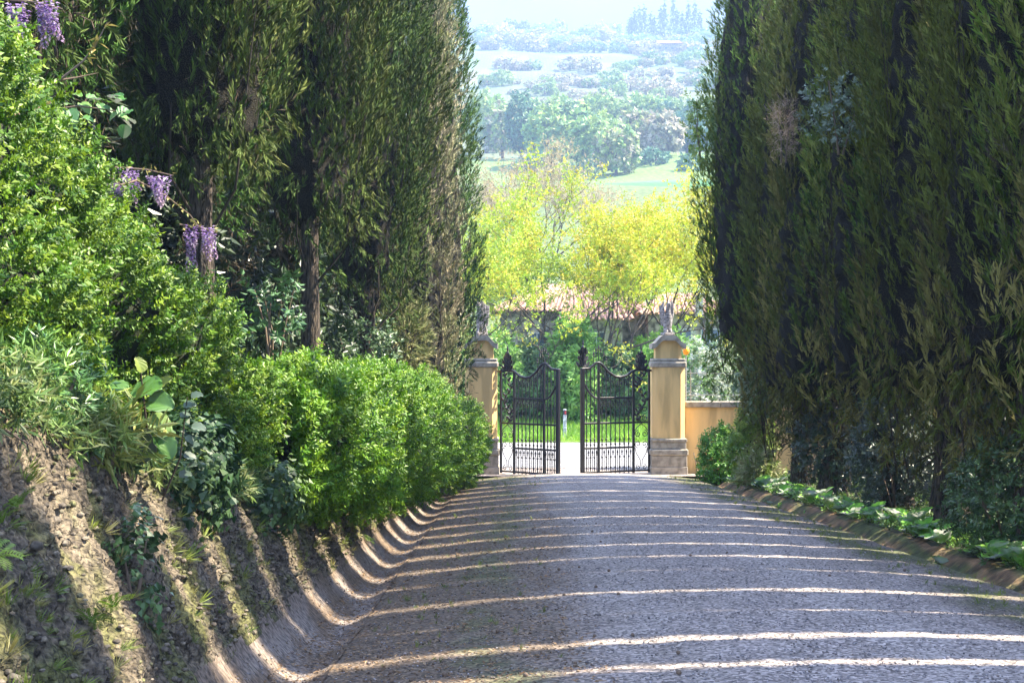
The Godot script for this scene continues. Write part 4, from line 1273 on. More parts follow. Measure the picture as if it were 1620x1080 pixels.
# ---------------------------------------------------------------- the two rows of cypresses
func build_rows() -> void:
	var turn := deg_to_rad(SUN_TURN)
	var dark := [Color(0.115, 0.14, 0.026), Color(0.145, 0.165, 0.03), Color(0.19, 0.17, 0.05)]
	var rich := [Color(0.09, 0.155, 0.022), Color(0.12, 0.19, 0.026), Color(0.17, 0.205, 0.04)]
	# right row: narrow slits of sun fall between neighbours
	var slits := [2.2, 3.4, 4.6, 5.9, 7.4, 8.96, 10.06, 11.3, 12.6, 14.3, 15.6, 17.1, 18.8, 20.1, 21.7, 23.7, 25.5, 27.3, 29.0, 30.8, 32.7, 34.6, 36.3]
	var protos := []
	var row_label := "tall dark cypress in the close row along the right side of the drive"
	var row := "cypresses along the right side of the drive"
	var made := [false, false, false, false, false]
	for i in 3:
		protos.append(cypress("cypress_tree", row_label, 10.6, [1.3, 1.6, 1.2, 1.8, 1.8][i], 1.35, 1.0, [dark, rich, dark, rich, dark][i], row, 84, 76, [0.12, 0.08, 0.2, 0.1, 0.16][i]))
	protos.append(cypress("cypress_tree", row_label, 12.2, 2.5, 1.15, 1.0, rich, row, 100, 72, 0.06, 0.2))
	for i in slits.size() - 1:
		var d0: float = slits[i] + 0.43
		var d1: float = slits[i + 1] + 0.43
		var gap := 0.2 if i in [4, 5] else rnd(-0.06, 0.02) if i < 4 else rnd(0.05, 0.17) if i > 12 else rnd(-0.02, 0.12)
		var half := (d1 - d0 - gap) * 0.5 - 0.01
		var d := (d0 + d1) * 0.5
		var k: int = [0, 1, 2, 1, 0, 2][i % 6] if d < 33.8 else 3
		var label := ""
		if d > 36: label = "last right cypress, standing before the boundary wall by the right pillar"
		elif d > 34.5: label = "second cypress from the gate in the right row"
		elif d > 20.5 and d < 21.5: label = "right cypress with its bare trunk standing among broad green leaves"
		var x := 5.95 + (0.26 if i % 2 else -0.2) + rnd(-0.12, 0.12) - (0.35 if d > 33.8 else 0.0)
		var size := Vector3(1.0, rnd(0.96, 1.06) * (1.15 if d < 13 else 1.03 if d < 20 else 0.99), half)
		var p := Vector3(x, plane(d) + 0.16, -d)
		if not made[k]:
			made[k] = true
			protos[k].position = p
			protos[k].rotation.y = turn
			protos[k].scale = size
			if label: protos[k].set_meta("label", label)
		else:
			dup(protos[k], p, turn + (PI if rng.randf() < 0.5 else 0.0), size, label)
	# left row: older, ragged, some of it browning
	var lg := "cypresses along the left side of the drive"
	var ll := "tall dark cypress behind the left hedge"
	var left := []
	var murk := [Color(0.055, 0.095, 0.018), Color(0.07, 0.12, 0.021), Color(0.11, 0.13, 0.03)]
	var fern := [Color(0.04, 0.105, 0.018), Color(0.06, 0.135, 0.021), Color(0.095, 0.15, 0.03)]
	left.append(cypress("left_cypress", "last left cypress, standing just before the left gate pillar", 12.5, 2.2, 0.95, 0.95, fern, lg, 90, 70, 0.06, 0.25, 0.5))
	left.append(cypress("left_cypress", "pale dying cypress with bleached foliage, second from the left pillar", 12.0, 0.9, 0.7, 0.7, [Color(0.30, 0.29, 0.16), Color(0.36, 0.31, 0.2), Color(0.2, 0.24, 0.09)], lg, 80, 64, 0.12, 0.25, 0.5))
	left.append(cypress("left_cypress", ll, 11.5, 3.0, 0.95, 0.9, murk, lg, 72, 116, 0.10, 0.42, 0.42, 0.4, 1.3))
	left.append(cypress("left_cypress", ll, 11.5, 2.8, 0.9, 0.9, fern, lg, 72, 116, 0.05, 0.42, 0.42, 0.4, 1.3))
	for s in [[0, -1.72, 34.0], [1, -1.8, 30.6], [3, -2.65, 27.2], [2, -2.3, 23.8]]:
		left[s[0]].position = Vector3(s[1], plane(s[2]) + maxf(bank_top(s[2]), 0.0), -s[2])
	for s in [[3, -3.3, 21.2, 1.0], [2, -2.5, 18.7, 1.05], [3, -3.6, 16.4, 0.95], [2, -2.9, 14.2, 1.0], [3, -4.0, 12.0, 1.05], [2, -3.6, 10.2, 1.0]]:
		dup(left[s[0]], Vector3(s[1], plane(s[2]) + bank_top(s[2]), -s[2]), rnd(0, TAU), Vector3(1, s[3], 1), "browner green cypress behind the left hedge" if s[0] == 2 else "deep green cypress behind the left hedge")
	left[2].set_meta("label", "ragged cypress with bare lower twigs behind the middle of the left hedge")
	left[3].set_meta("label", "rich green cypress next to the pale dying one")
	for s in [[2, -4.4, 32.0], [3, -4.8, 27.5], [2, -5.2, 23.5], [3, -5.5, 19.5], [2, -5.7, 16.0], [3, -6.0, 12.8], [2, -6.6, 9.6]]:
		dup(left[s[0]], Vector3(s[1], plane(s[2]) + bank_top(s[2]) + 0.2, -s[2]), rnd(0, TAU), Vector3.ONE * rnd(1.0, 1.1), "shaded cypress in the second rank behind the left row", "second rank of cypresses on the left")
	# laurels in the dark under the left crowns
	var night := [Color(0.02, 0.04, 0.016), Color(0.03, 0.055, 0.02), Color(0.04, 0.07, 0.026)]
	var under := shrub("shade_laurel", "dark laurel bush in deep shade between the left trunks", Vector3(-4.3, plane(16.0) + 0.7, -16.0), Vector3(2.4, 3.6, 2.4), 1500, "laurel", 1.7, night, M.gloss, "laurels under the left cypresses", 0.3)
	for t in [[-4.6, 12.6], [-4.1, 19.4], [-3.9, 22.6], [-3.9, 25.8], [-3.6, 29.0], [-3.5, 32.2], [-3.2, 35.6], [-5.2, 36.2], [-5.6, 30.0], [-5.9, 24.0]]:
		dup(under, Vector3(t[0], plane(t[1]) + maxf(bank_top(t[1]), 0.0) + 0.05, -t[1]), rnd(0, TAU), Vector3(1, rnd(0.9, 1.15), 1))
	# dark laurel screens that close the view under the crowns on both sides
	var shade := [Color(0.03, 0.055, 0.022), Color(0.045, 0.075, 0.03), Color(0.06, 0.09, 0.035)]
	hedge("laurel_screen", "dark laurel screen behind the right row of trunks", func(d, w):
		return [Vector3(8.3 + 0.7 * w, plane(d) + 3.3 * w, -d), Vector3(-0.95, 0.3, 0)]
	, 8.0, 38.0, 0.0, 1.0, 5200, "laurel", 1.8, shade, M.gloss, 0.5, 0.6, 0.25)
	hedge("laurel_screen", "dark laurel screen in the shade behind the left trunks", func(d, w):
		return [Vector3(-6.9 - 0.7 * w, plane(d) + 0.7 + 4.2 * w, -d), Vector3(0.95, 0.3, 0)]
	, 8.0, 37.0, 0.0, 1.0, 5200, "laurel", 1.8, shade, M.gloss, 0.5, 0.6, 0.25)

# ---------------------------------------------------------------- the hedges and small plants on the left
func round_leaf(w: float, cup: float) -> ArrayMesh:     # a broad rounded leaf lying along +Z, veins pressed in
	return sheet(14, 10, func(u, v):
		var t: float = v
		var half: float = 0.5 * w * pow(sin(PI * pow(clampf(t * 0.97 + 0.03, 0, 1), 0.75)), 0.6)
		var x: float = (u * 2.0 - 1.0) * half
		var vein := 0.05 * absf(sin((t * 1.3 - absf(u - 0.5) * 0.8) * 16.0)) * w * 4.0 * absf(u - 0.5)
		return Vector3(x, absf(x) * cup - t * t * 0.22 * w + vein, t * w * 1.02))

func facing(tip: Vector3, toward: Vector3) -> Basis:    # a leaf whose tip points one way and whose face another
	var z := tip.normalized()
	var y := (toward - z * toward.dot(z)).normalized()
	return Basis(y.cross(z), y, z)

func leaf_tint(o: MeshInstance3D, c: Color, gloss := 0.38, back := 0.4) -> void:
	var m := leafy(Color(back, back, back), gloss)
	m.vertex_color_use_as_albedo = false
	m.albedo_color = c.linear_to_srgb()
	o.material_override = m

func broadleaf(called: String, label: String, at_: Vector3, n: int, w: float, mats: Array, group := "") -> Node3D:
	var o := thing(called, label, "broad-leaved plant", at_, rnd(0, TAU), group)
	o.set_meta("stem", called)
	var ms := [round_leaf(w, 0.25), round_leaf(w * 0.8, 0.4), round_leaf(w * 0.65, 0.15)]
	for i in n:
		var lf := obj("leaf", ms[i % 3], mats[rng.randi() % mats.size()], o)
		var a := TAU * i / n + rnd(-0.35, 0.35)
		var up := rnd(0.3, 1.25)
		lf.rotation = Vector3(-up, a, 0)
		lf.position = Vector3(sin(a), 0, cos(a)) * 0.03 + Vector3.UP * rnd(0.02, 0.10)
	return o

func raceme(b: Buf, top: Vector3, len: float, sway: Vector3) -> void:   # one hanging flower chain
	for i in 46:
		var t := i / 45.0
		var r := 0.032 * (1.0 - t * 0.75)
		var a := i * 2.4
		var p := top + Vector3.DOWN * len * t + sway * t * t + Vector3(cos(a), 0, sin(a)) * r
		var c := mix_col([Color(0.26, 0.15, 0.40), Color(0.42, 0.29, 0.58), Color(0.64, 0.54, 0.70)])
		if t > 0.8: c = Color(0.5, 0.36, 0.5)
		var dir := Vector3(cos(a), rnd(-0.4, 0.4), sin(a)).normalized()
		var s := dir.cross(Vector3.UP).normalized()
		b.leaf(p, dir, s, 0.026 * (1.1 - t * 0.6), 0.026 * (1.1 - t * 0.6), c)
		b.leaf(p, (dir + Vector3.DOWN).normalized(), s, 0.022, 0.018, c * 0.8)

func wisteria(label: String, at_: Vector3, count: int, spread: float, len: float) -> void:
	var o := thing("wisteria_bloom", label, "flower", at_)
	for i in count:
		var b := Buf.new()
		var top := Vector3(rnd(-spread, spread), rnd(-0.04, 0.04), rnd(-spread, spread))
		raceme(b, top, len * rnd(0.7, 1.15), Vector3(rnd(-0.05, 0.08), 0, 0))
		obj("raceme", b.mesh(), M.petal, o)
	var b := Buf.new()
	b.tube([Vector3(-spread * 2.0, 0.05, 0), Vector3(0, 0.03, 0), Vector3(spread * 1.4, -0.01, 0)], [0.007, 0.006, 0.003], 5)
	obj("stem", b.mesh(), M.twig, o)
	b = Buf.new()
	for i in 14:
		b.leaf(Vector3(rnd(-spread, spread) * 1.4, rnd(0.0, 0.06), rnd(-0.05, 0.05)), (jitter(1.0) + Vector3.UP * 0.3).normalized(), jitter(1.0).normalized(), rnd(0.04, 0.07), 0.02, Color(0.30, 0.28, 0.08))
	obj("foliage", b.mesh(), M.leaf, o)

func shoot(label: String, pts: Array, r: float, leaves: int, leaf_l: float, leaf_w: float, cols: Array, mat: Material) -> void:
	var o := thing("shoot", label, "branch", pts[0])
	var b := Buf.new()
	var pp := PackedVector3Array()
	var rad := PackedFloat32Array()
	for i in pts.size():
		pp.push_back(pts[i] - pts[0])
		rad.push_back(r * (1.0 - 0.75 * i / (pts.size() - 1)))
	b.tube(pp, rad, 5)
	obj("stem", b.mesh(), M.twig, o)
	if leaves > 0:
		b = Buf.new()
		for i in leaves:
			var t := rnd(0.35, 1.0) * (pp.size() - 1)
			var k := mini(int(t), pp.size() - 2)
			var p := pp[k].lerp(pp[k + 1], t - k)
			var dir := (jitter(1.0) + Vector3(0.3, 0.0, 0.3)).normalized()
			b.leaf(p, dir, dir.cross(Vector3.UP + jitter(0.4)).normalized(), leaf_l * rnd(0.7, 1.2), leaf_w * rnd(0.7, 1.2), mix_col(cols))
		obj("foliage", b.mesh(), mat, o)

func build_left() -> void:
	var lime := [Color(0.17, 0.35, 0.016), Color(0.115, 0.28, 0.014), Color(0.25, 0.41, 0.02), Color(0.065, 0.18, 0.014)]
	var gold := [Color(0.14, 0.27, 0.013), Color(0.09, 0.215, 0.012), Color(0.22, 0.33, 0.018), Color(0.05, 0.14, 0.011)]
	# the clipped box hedge that runs down to the gate pillar
	var front := func(d: float): return lin([12.0, 13.0, 20.0, 28.0, 33.5, 35.2], [-1.75, -1.55, -1.38, -1.05, -0.66, -0.72], d)
	var top := func(d: float): return lin([12.0, 13.0, 16.0, 24.0, 32.0, 34.0, 35.2], [1.7, 1.75, 1.85, 2.05, 1.75, 1.4, 0.9], d)
	var low := func(d: float): return lin([12.0, 14.0, 18.0, 22.0, 28.0, 35.0], [0.85, 0.72, 0.42, 0.24, 0.22, 0.05], d)
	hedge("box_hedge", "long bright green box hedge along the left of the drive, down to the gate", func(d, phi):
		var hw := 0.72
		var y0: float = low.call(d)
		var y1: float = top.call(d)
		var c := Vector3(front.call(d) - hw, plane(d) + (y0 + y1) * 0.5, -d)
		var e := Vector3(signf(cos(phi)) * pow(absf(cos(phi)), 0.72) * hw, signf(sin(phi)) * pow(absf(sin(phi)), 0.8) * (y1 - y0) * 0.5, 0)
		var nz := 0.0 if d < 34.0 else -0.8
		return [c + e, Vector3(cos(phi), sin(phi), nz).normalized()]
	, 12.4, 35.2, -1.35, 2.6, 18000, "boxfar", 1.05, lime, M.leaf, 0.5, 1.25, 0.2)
	# the taller, wilder hedge nearer the camera
	hedge("tall_hedge", "tall wild box hedge rising at the left edge, nearest the camera", func(d, phi):
		var y0: float = lin([4.0, 8.0, 11.0, 14.0], [1.75, 1.2, 0.9, 0.7], d)
		var y1: float = lin([4.0, 7.0, 9.0, 11.0, 12.6, 13.8], [4.6, 3.9, 3.3, 2.5, 1.9, 1.45], d)
		var hw: float = lin([4.0, 9.0, 13.8], [0.95, 0.85, 0.7], d)
		var xf: float = lin([4.0, 9.0, 12.0, 14.0], [-2.55, -2.5, -2.1, -1.78], d)
		var c := Vector3(xf - hw, plane(d) + (y0 + y1) * 0.5, -d)
		var e := Vector3(signf(cos(phi)) * pow(absf(cos(phi)), 0.8) * hw, sin(phi) * (y1 - y0) * 0.5, 0)
		return [c + e, Vector3(cos(phi), sin(phi) * 0.8, 0.1).normalized()]
	, 4.5, 13.8, -1.2, 2.3, 22000, "box", 1.2, gold, M.leaf, 0.55, 1.5, 0.22)
	# plants along the brow of the bank
	shrub("lance_leaf_plant", "pale narrow-leaved plant at the left edge above the bank", Vector3(-2.36, 1.08, -7.5), Vector3(0.62, 0.5, 0.9), 340, "lance", 0.52, [Color(0.06, 0.16, 0.04), Color(0.10, 0.22, 0.05), Color(0.14, 0.25, 0.04)], M.gloss, "", 0.3, "plant", 5)
	shrub("lance_leaf_plant", "yellowing narrow-leaved plant below the big round leaves", Vector3(-2.16, 0.92, -8.0), Vector3(0.42, 0.3, 0.5), 110, "lance", 0.8, [Color(0.24, 0.32, 0.06), Color(0.36, 0.34, 0.08), Color(0.16, 0.26, 0.06)], M.leaf, "", 0.3, "plant", 4)
	shrub("ivy_clump", "dark ivy hanging over the bank right of the round-leaved plant", Vector3(-2.06, 0.36, -9.7), Vector3(0.4, 0.75, 1.2), 420, "ivy", 0.9, [Color(0.022, 0.06, 0.022), Color(0.035, 0.085, 0.03), Color(0.055, 0.11, 0.035)], M.leaf, "", 0.6, "ivy", 3)
	shrub("ivy_clump", "small ivy clump trailing under the start of the box hedge", Vector3(-1.95, 0.05, -12.2), Vector3(0.4, 0.6, 1.8), 300, "ivy", 0.9, [Color(0.03, 0.07, 0.025), Color(0.05, 0.1, 0.03), Color(0.09, 0.16, 0.04)], M.leaf, "", 0.6, "ivy", 3)
	shrub("ivy_clump", "ivy runner creeping down the middle of the near bank", bank_point(0.45, 7.6) + Vector3(0.0, -0.28, 0), Vector3(0.14, 0.62, 0.35), 70, "ivy", 0.7, [Color(0.05, 0.1, 0.04), Color(0.1, 0.18, 0.06)], M.gloss, "", 0.7, "ivy", 2)
	# big round leaves, each shown singly
	var o := thing("round_leaf_plant", "plant with a few large round green leaves above the left bank", "plant", Vector3(-2.0, 0.9, -8.3))
	var b := Buf.new()
	b.tube([Vector3(-0.08, -0.1, -0.06), Vector3(0.0, 0.2, 0.0), Vector3(-0.02, 0.5, 0.05)], [0.010, 0.009, 0.004], 6)
	obj("stem", b.mesh(), M.limb, o)
	var tones := [Color(0.04, 0.12, 0.015), Color(0.06, 0.16, 0.02), Color(0.10, 0.19, 0.02), Color(0.022, 0.065, 0.014), Color(0.14, 0.19, 0.03)]
	for s in [[0.10, 0.42, 0.05, 0.25, Vector3(-0.9, -0.15, 0.1), 1], [0.02, 0.34, 0.06, 0.20, Vector3(0.95, -0.1, 0.2), 0], [0.03, 0.25, 0.08, 0.19, Vector3(0.9, -0.45, 0.1), 2], [0.0, 0.20, 0.04, 0.30, Vector3(-0.35, -0.9, 0.2), 3], [0.06, 0.22, 0.06, 0.24, Vector3(0.45, -0.9, 0.2), 0], [0.10, 0.14, 0.08, 0.16, Vector3(0.5, -0.8, 0.1), 1], [-0.10, 0.40, 0.02, 0.15, Vector3(-0.8, 0.3, 0.1), 1], [0.06, 0.40, 0.02, 0.15, Vector3(0.6, 0.6, 0.2), 4], [-0.02, 0.50, 0.03, 0.12, Vector3(-0.2, 0.9, 0.2), 4]]:
		var lf := obj("leaf", round_leaf(s[3] * 0.76, 0.22), M.leaf, o, Vector3(s[0], s[1], s[2]))
		leaf_tint(lf, tones[s[5]], 0.55)
		lf.basis = facing(s[4], Vector3(0.35, 0.75, 0.6) + jitter(0.25))
	var o2 := thing("silver_leaf_sprig", "sprig of silvery grey green leaves right of the round leaves", "plant", Vector3(-1.86, 0.72, -8.5))
	b = Buf.new()
	b.tube([Vector3(-0.12, -0.05, -0.08), Vector3(0.0, 0.2, 0.0), Vector3(0.05, 0.54, 0.05)], [0.006, 0.005, 0.003], 5)
	obj("stem", b.mesh(), M.limb, o2)
	for i in 9:
		var lf := obj("leaf", round_leaf(rnd(0.055, 0.085), 0.2), M.leaf, o2, Vector3(rnd(0.0, 0.09), 0.1 + i * 0.055, 0.05))
		leaf_tint(lf, Color(0.05, 0.085, 0.055) * rnd(0.7, 1.4), 0.5)
		lf.basis = facing(Vector3(rnd(0.5, 1.0), rnd(-0.5, 0.3), rnd(-0.2, 0.4)), Vector3(0.2, 0.9, 0.5))
	# wisteria that has climbed through the hedge
	wisteria("wisteria bloom hanging lowest, at the hedge's outline against the dark trees", at(318, 366, 11.0), 6, 0.08, 0.24)
	wisteria("wisteria bloom on the middle runner over the hedge", at(232, 275, 10.6), 7, 0.13, 0.18)
	wisteria("faint wisteria bloom left of the middle one", at(178, 290, 10.3), 2, 0.04, 0.10)
	wisteria("wisteria bloom in the top left corner", at(48, 10, 8.3), 8, 0.12, 0.22)
	shoot("bare wisteria runner arching to the lowest bloom", [at(95, 298, 10.2), at(160, 302, 10.3), at(215, 285, 10.5), at(262, 310, 10.8), at(300, 340, 11.0), at(320, 368, 11.0)], 0.012, 26, 0.05, 0.02, [Color(0.30, 0.26, 0.08), Color(0.24, 0.3, 0.08)], M.leaf)
	shoot("young wisteria shoot with copper leaves near the top left corner", [at(60, 150, 8.9), at(98, 122, 8.9), at(130, 96, 8.9), at(150, 70, 8.9), at(168, 34, 8.9)], 0.011, 16, 0.075, 0.032, [Color(0.28, 0.24, 0.07), Color(0.36, 0.30, 0.10)], M.leaf)
	shoot("cut grey twig under the copper-leaved shoot", [at(86, 128, 8.9), at(120, 122, 8.95), at(152, 115, 9.0)], 0.009, 0, 0, 0, [], M.leaf)
	shoot("bare twigs poking from the left edge of the tall hedge", [at(-20, 190, 8.0), at(40, 178, 8.2), at(85, 160, 8.4)], 0.010, 5, 0.05, 0.02, [Color(0.3, 0.26, 0.1)], M.leaf)
	shoot("thin dry twig over the middle of the tall hedge", [at(-10, 480, 8.0), at(60, 474, 8.2), at(95, 465, 8.4)], 0.006, 0, 0, 0, [], M.leaf)
	shoot("pale dead stick lying on the bank's brow", [at(6, 678, 6.6), at(30, 694, 6.6), at(52, 706, 6.6)], 0.008, 0, 0, 0, [], M.leaf)
	var vine := thing("vine_spray", "spray of bright lobed vine leaves over the dark trees at upper left", "vine", at(150, 178, 8.9))
	b = Buf.new()
	b.tube([Vector3(-0.3, 0.02, -0.05), Vector3(-0.1, 0.04, 0), Vector3(0.18, 0.0, 0.02)], [0.008, 0.006, 0.003], 5)
	obj("stem", b.mesh(), M.twig, vine)
	for i in 26:
		var lf := obj("leaf", round_leaf(rnd(0.05, 0.10), 0.3), M.leaf, vine, Vector3(rnd(-0.3, 0.2), rnd(-0.10, 0.10), rnd(-0.08, 0.08)))
		leaf_tint(lf, [Color(0.06, 0.18, 0.03), Color(0.10, 0.22, 0.035), Color(0.04, 0.13, 0.035)][i % 3], 0.5)
		lf.basis = facing(Vector3(rnd(-0.6, 1.0), rnd(-0.6, 0.2), rnd(-0.2, 0.6)), Vector3(0.2, 0.9, 0.4))
	# shrubs in the shade between hedge and trunks
	shrub("laurel_sapling", "dark glossy laurel sapling in the gap above the hedge", at(432, 575, 15.5), Vector3(0.62, 0.95, 0.6), 46, "laurel", 1.1, [Color(0.06, 0.14, 0.05), Color(0.09, 0.18, 0.07)], M.gloss, "", 0.5, "shrub", 4)
	shrub("privet_shrub", "thin glossy shrub with white glints behind the middle of the box hedge", at(560, 625, 23.0), Vector3(1.7, 1.2, 0.8), 240, "laurel", 0.85, [Color(0.07, 0.13, 0.05), Color(0.11, 0.18, 0.08)], M.gloss)
	shrub("pale_conifer_bough", "low pale feathery bough lit by the sun left of the dying cypress", at(636, 610, 27.5), Vector3(0.9, 1.6, 0.8), 420, "cypress", 1.3, [Color(0.2, 0.24, 0.09), Color(0.28, 0.27, 0.13)], M.cypress, "", 0.3, "shrub")

# ---------------------------------------------------------------- bushes and ground plants on the right
func build_right() -> void:
	var verge := func(x: float, d: float): return Vector3(x, land(x, d), -d)
	shrub("round_bush", "round fresh green bush before the ochre wall, nearest the right pillar", verge.call(4.95, 35.6), Vector3(1.0, 1.5, 1.0), 700, "boxfar", 1.7, [Color(0.12, 0.32, 0.03), Color(0.18, 0.40, 0.04), Color(0.08, 0.22, 0.03)], M.leaf)
	shrub("yellow_green_bush", "yellow green bush beside the round green one under the right cypresses", verge.call(5.25, 33.4), Vector3(0.85, 1.55, 0.8), 520, "boxfar", 1.8, [Color(0.26, 0.40, 0.05), Color(0.34, 0.44, 0.08), Color(0.15, 0.27, 0.04)], M.leaf)
	var w := shrub("glinting_shrub", "tall shrub with white glinting sunlit leaves between right trunks", verge.call(5.45, 33.0) + Vector3.UP * 1.35, Vector3(1.15, 1.5, 1.0), 520, "laurel", 0.95, [Color(0.16, 0.25, 0.1), Color(0.3, 0.36, 0.22), Color(0.09, 0.15, 0.06)], M.gloss)
	var b := Buf.new()
	b.tube([Vector3(0, -1.4, 0), Vector3(0.05, -0.6, 0.03), Vector3(0, 0.2, 0)], [0.06, 0.05, 0.035], 7)
	obj("trunk", b.mesh(), M.bark, w)
	var dk := [Color(0.03, 0.06, 0.03), Color(0.05, 0.09, 0.045), Color(0.08, 0.115, 0.075)]
	shrub("dark_shrub", "dark evergreen shrub right of the mossy right trunk", verge.call(5.7, 27.0), Vector3(1.35, 1.75, 1.1), 800, "laurel", 0.8, dk, M.gloss)
	shrub("dark_shrub", "grey green shrub with silvery glints midway along the right verge", verge.call(5.75, 22.6), Vector3(1.5, 1.75, 1.2), 950, "laurel", 0.72, [Color(0.05, 0.08, 0.045), Color(0.08, 0.11, 0.08), Color(0.11, 0.14, 0.11)], M.gloss)
	shrub("dark_shrub", "loose green shrub at the right edge of the picture", verge.call(5.35, 16.4), Vector3(1.3, 1.15, 1.3), 700, "laurel", 0.66, [Color(0.05, 0.1, 0.03), Color(0.09, 0.16, 0.05)], M.gloss)
	shrub("dark_shrub", "low dark shrub between the right trunks behind the broad leaves", verge.call(6.1, 19.0), Vector3(1.2, 1.2, 1.2), 500, "laurel", 0.8, dk, M.gloss)
	shrub("pale_weed", "pale sunlit weedy plant at the foot of the mossy right trunk", verge.call(5.15, 31.6), Vector3(0.8, 0.75, 0.7), 240, "lance", 1.1, [Color(0.34, 0.34, 0.16), Color(0.2, 0.28, 0.06)], M.leaf, "", 0.2, "plant")
	for s in [[6.05, 18.4, "ivy covered trunk foot at the right edge"], [6.0, 16.2, "second ivy covered trunk foot, nearer the camera"], [5.95, 24.6, "ivy climbing a trunk behind the silvery shrub"]]:
		shrub("trunk_ivy", s[2], verge.call(s[0], s[1]), Vector3(0.75, 2.9, 0.75), 520, "ivy", 0.9, [Color(0.03, 0.07, 0.03), Color(0.05, 0.1, 0.04)], M.gloss, "", 0.75, "ivy", 3)
	shrub("laurel_sprig", "pale glinting laurel sprig high among the right cypresses", at(1330, 235, 21.0), Vector3(1.0, 1.15, 0.5), 130, "laurel", 0.8, [Color(0.2, 0.26, 0.18), Color(0.12, 0.17, 0.1)], M.gloss, "", 0.4, "shrub", 3)
	shrub("dead_bough", "bleached brown dead bough on the right cypresses", at(1240, 250, 25.5), Vector3(0.36, 0.95, 0.4), 150, "dry", 0.8, [Color(0.45, 0.33, 0.24), Color(0.36, 0.25, 0.17)], M.leaf, "", 0.2, "bough", 2)
	shrub("leafy_branch", "bright leafy branch jutting left from the last right cypress against the field", at(1112, 262, 34.5), Vector3(0.75, 1.9, 0.6), 190, "laurel", 1.0, [Color(0.24, 0.36, 0.07), Color(0.14, 0.24, 0.05), Color(0.34, 0.42, 0.12)], M.leaf, "", 0.35, "branch", 3)
	# broad-leaved plants along the gutter
	var mats := []
	for c in [Color(0.13, 0.37, 0.03), Color(0.2, 0.47, 0.04), Color(0.28, 0.52, 0.05), Color(0.14, 0.4, 0.06)]:
		var m := leafy(Color(0.7, 0.7, 0.7), 0.6, 0.3)
		m.vertex_color_use_as_albedo = false
		m.albedo_color = c.linear_to_srgb()
		mats.append(m)
	var protos := []
	var gl := "low broad-leaved green plant along the right gutter"
	for i in 3: protos.append(broadleaf("broadleaf_plant", gl, verge.call(5.05, 14.0 + i * 0.9), [11, 9, 13][i], [0.19, 0.23, 0.16][i], mats, "broad-leaved plants along the right gutter"))
	for i in 130:
		var d := 12.2 + 24.4 * (i + rng.randf()) / 130.0
		var x := rnd(4.84, 5.35)
		dup(protos[i % 3], verge.call(x, d) + Vector3.UP * 0.02, rnd(0, TAU), Vector3.ONE * rnd(0.6, 1.15))
	var xs := []
	var cs := PackedColorArray()
	for i in 2600:
		var d := rnd(10.0, 37.0)
		var x := rnd(4.7, 7.0)
		xs.append(aim(Vector3.UP + jitter(0.8), rnd(0, TAU), rnd(0.5, 1.0), verge.call(x, d)))
		cs.push_back(mix_col([Color(0.05, 0.11, 0.03), Color(0.1, 0.2, 0.04), Color(0.15, 0.25, 0.05)]))
	for i in 2400:
		var d := rnd(11.0, 37.0)
		xs.append(aim(Vector3.UP + jitter(0.6), rnd(0, TAU), rnd(0.3, 0.55), verge.call(rnd(4.6, 5.4), d) + Vector3.UP * rnd(0.0, 0.08)))
		cs.push_back(mix_col([Color(0.12, 0.32, 0.03), Color(0.2, 0.42, 0.04), Color(0.28, 0.46, 0.05)]))
	tag(multi("ground_cover", T.mesh.laurel, M.leaf, xs, cs), "low leafy ground cover beneath the right cypresses", "ground cover")
	xs = []
	cs = PackedColorArray()
	for i in 1500:
		var d := rnd(9.0, 37.0)
		var x := rnd(3.7, 4.5) if i % 3 else rnd(-1.1, 0.3)
		if d > 31.0 and i % 2: x = rnd(-1.0, 1.0)
		if lumps.get_noise_2d(x * 3.0, d) < 0.05: continue
		xs.append(aim(Vector3.UP + jitter(0.7), rnd(0, TAU), rnd(0.22, 0.55), Vector3(x, road_y(x, d), -d)))
		cs.push_back(mix_col([Color(0.14, 0.22, 0.03), Color(0.22, 0.26, 0.05)]))
	tag(multi("drive_grass", T.mesh.grass, M.leaf, xs, cs), "thin grass and moss on the shady edges of the gravel drive", "grass")

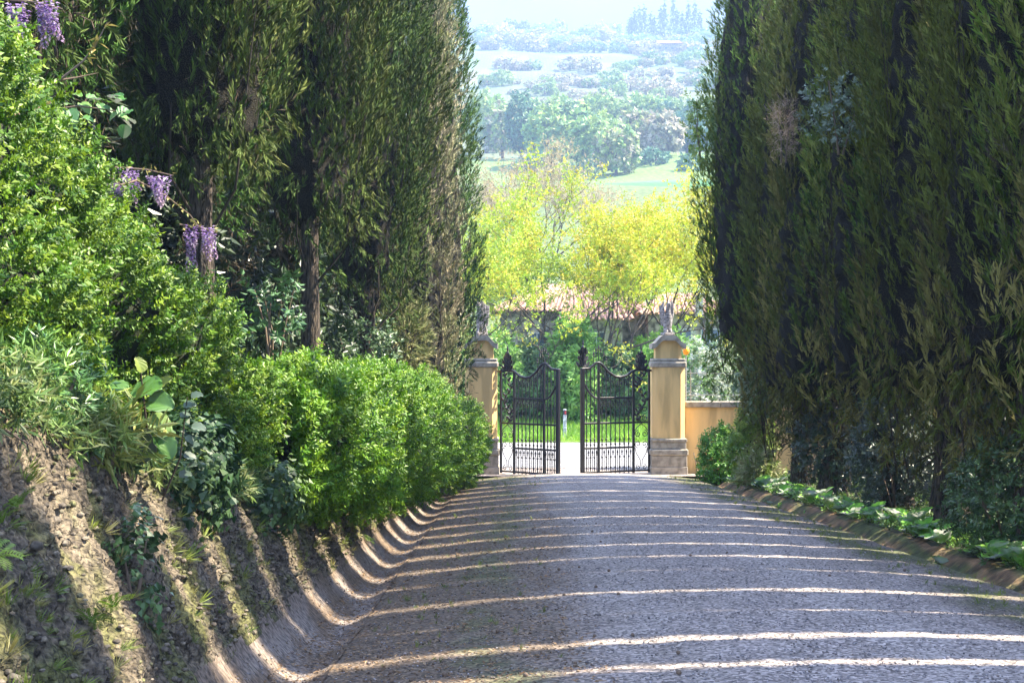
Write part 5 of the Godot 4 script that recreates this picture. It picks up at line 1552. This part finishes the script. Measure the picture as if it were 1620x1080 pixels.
# ---------------------------------------------------------------- loose stones, cones and litter on the drive
func build_litter() -> void:
	var b := Buf.new()
	b.lathe(Vector3(0, -0.5, 0), PackedVector2Array([Vector2(0.0, 0), Vector2(0.42, 0.2), Vector2(0.55, 0.5), Vector2(0.36, 0.85), Vector2(0.0, 1.0)]), 6)
	var stone := b.mesh()
	var xs := []
	var cs := PackedColorArray()
	for i in 18000:
		var d := 7.6 + 16.0 * pow(rng.randf(), 1.8)
		var x := rnd(-1.1, 4.4) if i < 16000 else rnd(-1.62, -1.14)
		var s := rnd(0.006, 0.016) * (1.6 if rng.randf() < 0.04 else 1.0)
		var t := Transform3D(Basis.from_euler(jitter(3.0)).scaled(Vector3(s, s * 0.7, s * 1.2)), Vector3(x, (road_y(x, d) if x > -1.14 else gutter_y(x, d)) + s * 0.2, -d))
		xs.append(t)
		var c := mix_col([Color(0.52, 0.49, 0.49), Color(0.36, 0.34, 0.35), Color(0.22, 0.2, 0.2), Color(0.45, 0.37, 0.31)], 0.25)
		if x < 0.4 and rng.randf() < 0.5: c = mix_col([Color(0.16, 0.11, 0.07), Color(0.3, 0.22, 0.14)])
		cs.push_back(c)
	tag(multi("loose_gravel", stone, M.pebble, xs, cs), "loose grey and brown stones on the gravel drive", "gravel")
	# dry needles and bark flakes on the left edge
	var lb := Buf.new()
	lb.leaf(Vector3.ZERO, Vector3.RIGHT, Vector3.BACK, 1.0, 0.4, Color.WHITE)
	xs = []
	cs = PackedColorArray()
	for i in 11000:
		var d := 7.6 + 24.0 * pow(rng.randf(), 1.4)
		var x := -1.5 + 2.1 * pow(rng.randf(), 1.5)
		var y := road_y(x, d) if x > -1.14 else gutter_y(x, d)
		xs.append(aim(jitter(0.35) + Vector3.UP, rnd(0, TAU), rnd(0.02, 0.05), Vector3(x, y + 0.006, -d)))
		cs.push_back(mix_col([Color(0.3, 0.19, 0.1), Color(0.16, 0.1, 0.06), Color(0.4, 0.29, 0.18)]))
	tag(multi("leaf_litter", lb.mesh(), M.petal, xs, cs), "brown leaf litter strewn along the left edge of the drive", "leaf litter")
	b = Buf.new()                                           # a cypress cone: a little faceted ball
	b.lathe(Vector3(0, 0, 0), PackedVector2Array([Vector2(0, 0), Vector2(0.012, 0.003), Vector2(0.017, 0.012), Vector2(0.015, 0.022), Vector2(0.007, 0.029), Vector2(0, 0.031)]), 7)
	var cone_mesh := b.mesh()
	for i in 70:
		var d := 8.4 + 15.0 * pow(rng.randf(), 1.5)
		var x := -1.25 + 2.4 * pow(rng.randf(), 2.0) if i < 62 else rnd(1.0, 4.0)
		var y := road_y(x, d) if x > -1.14 else gutter_y(x, d)
		var c := obj("cypress_cone", cone_mesh, M.twig, null, Vector3(x, y, -d))
		c.rotation = jitter(0.8)
		c.scale = Vector3.ONE * rnd(0.6, 1.0)
		tag(c, "small dark fallen cone on the left side of the drive" if i < 62 else "small dark fallen cone out on the grey gravel", "cone", "fallen cones on the drive")

# ---------------------------------------------------------------- build
func _ready() -> void:
	var cam := Camera3D.new()
	cam.name = "camera"
	add_child(cam)
	cam.position = Vector3(0, EYE, 0)
	cam.rotation.x = atan(20.0 / 2400.0)
	cam.fov = rad_to_deg(2.0 * atan(540.0 / 2400.0))
	cam.near = 0.05
	cam.far = 4000.0
	var env := Environment.new()
	var sky := Sky.new()
	var sm := ProceduralSkyMaterial.new()
	sm.sky_top_color = Color(0.52, 0.57, 0.71)
	sm.sky_horizon_color = Color(0.60, 0.75, 0.92)
	sm.sky_curve = 0.12
	sm.ground_bottom_color = Color(0.25, 0.25, 0.2)
	sm.ground_horizon_color = Color(0.6, 0.66, 0.68)
	sky.sky_material = sm
	env.background_mode = Environment.BG_SKY
	env.sky = sky
	env.background_energy_multiplier = 1.4
	env.tonemap_mode = Environment.TONE_MAPPER_LINEAR
	env.tonemap_exposure = 5.5
	env.fog_enabled = true
	env.fog_density = 0.00075
	env.fog_light_color = Color(0.72, 0.84, 1.0)
	env.sdfgi_enabled = true
	env.ssao_enabled = true
	env.ssil_enabled = true
	var we := WorldEnvironment.new()
	we.name = "world_environment"
	we.environment = env
	add_child(we)
	var sun := DirectionalLight3D.new()
	sun.name = "sun"
	add_child(sun)
	sun.light_energy = 1.6
	sun.light_color = Color(1.0, 0.95, 0.86)
	sun.light_angular_distance = 0.5
	sun.shadow_enabled = true
	var e := deg_to_rad(SUN_HIGH)
	var a := deg_to_rad(SUN_TURN)
	var to_sun := Vector3(cos(e) * cos(a), sin(e), -cos(e) * sin(a))
	sun.look_at_from_position(to_sun * 50.0, Vector3.ZERO, Vector3.UP)
	rng.seed = 20240417
	bumps.seed = 4
	bumps.frequency = 0.02
	bumps.fractal_octaves = 4
	lumps.seed = 9
	lumps.fractal_octaves = 3
	make_materials()
	make_templates()
	build_setting()
	build_bank()
	build_gate()
	build_rows()
	build_left()
	build_right()
	build_beyond()
	build_litter()
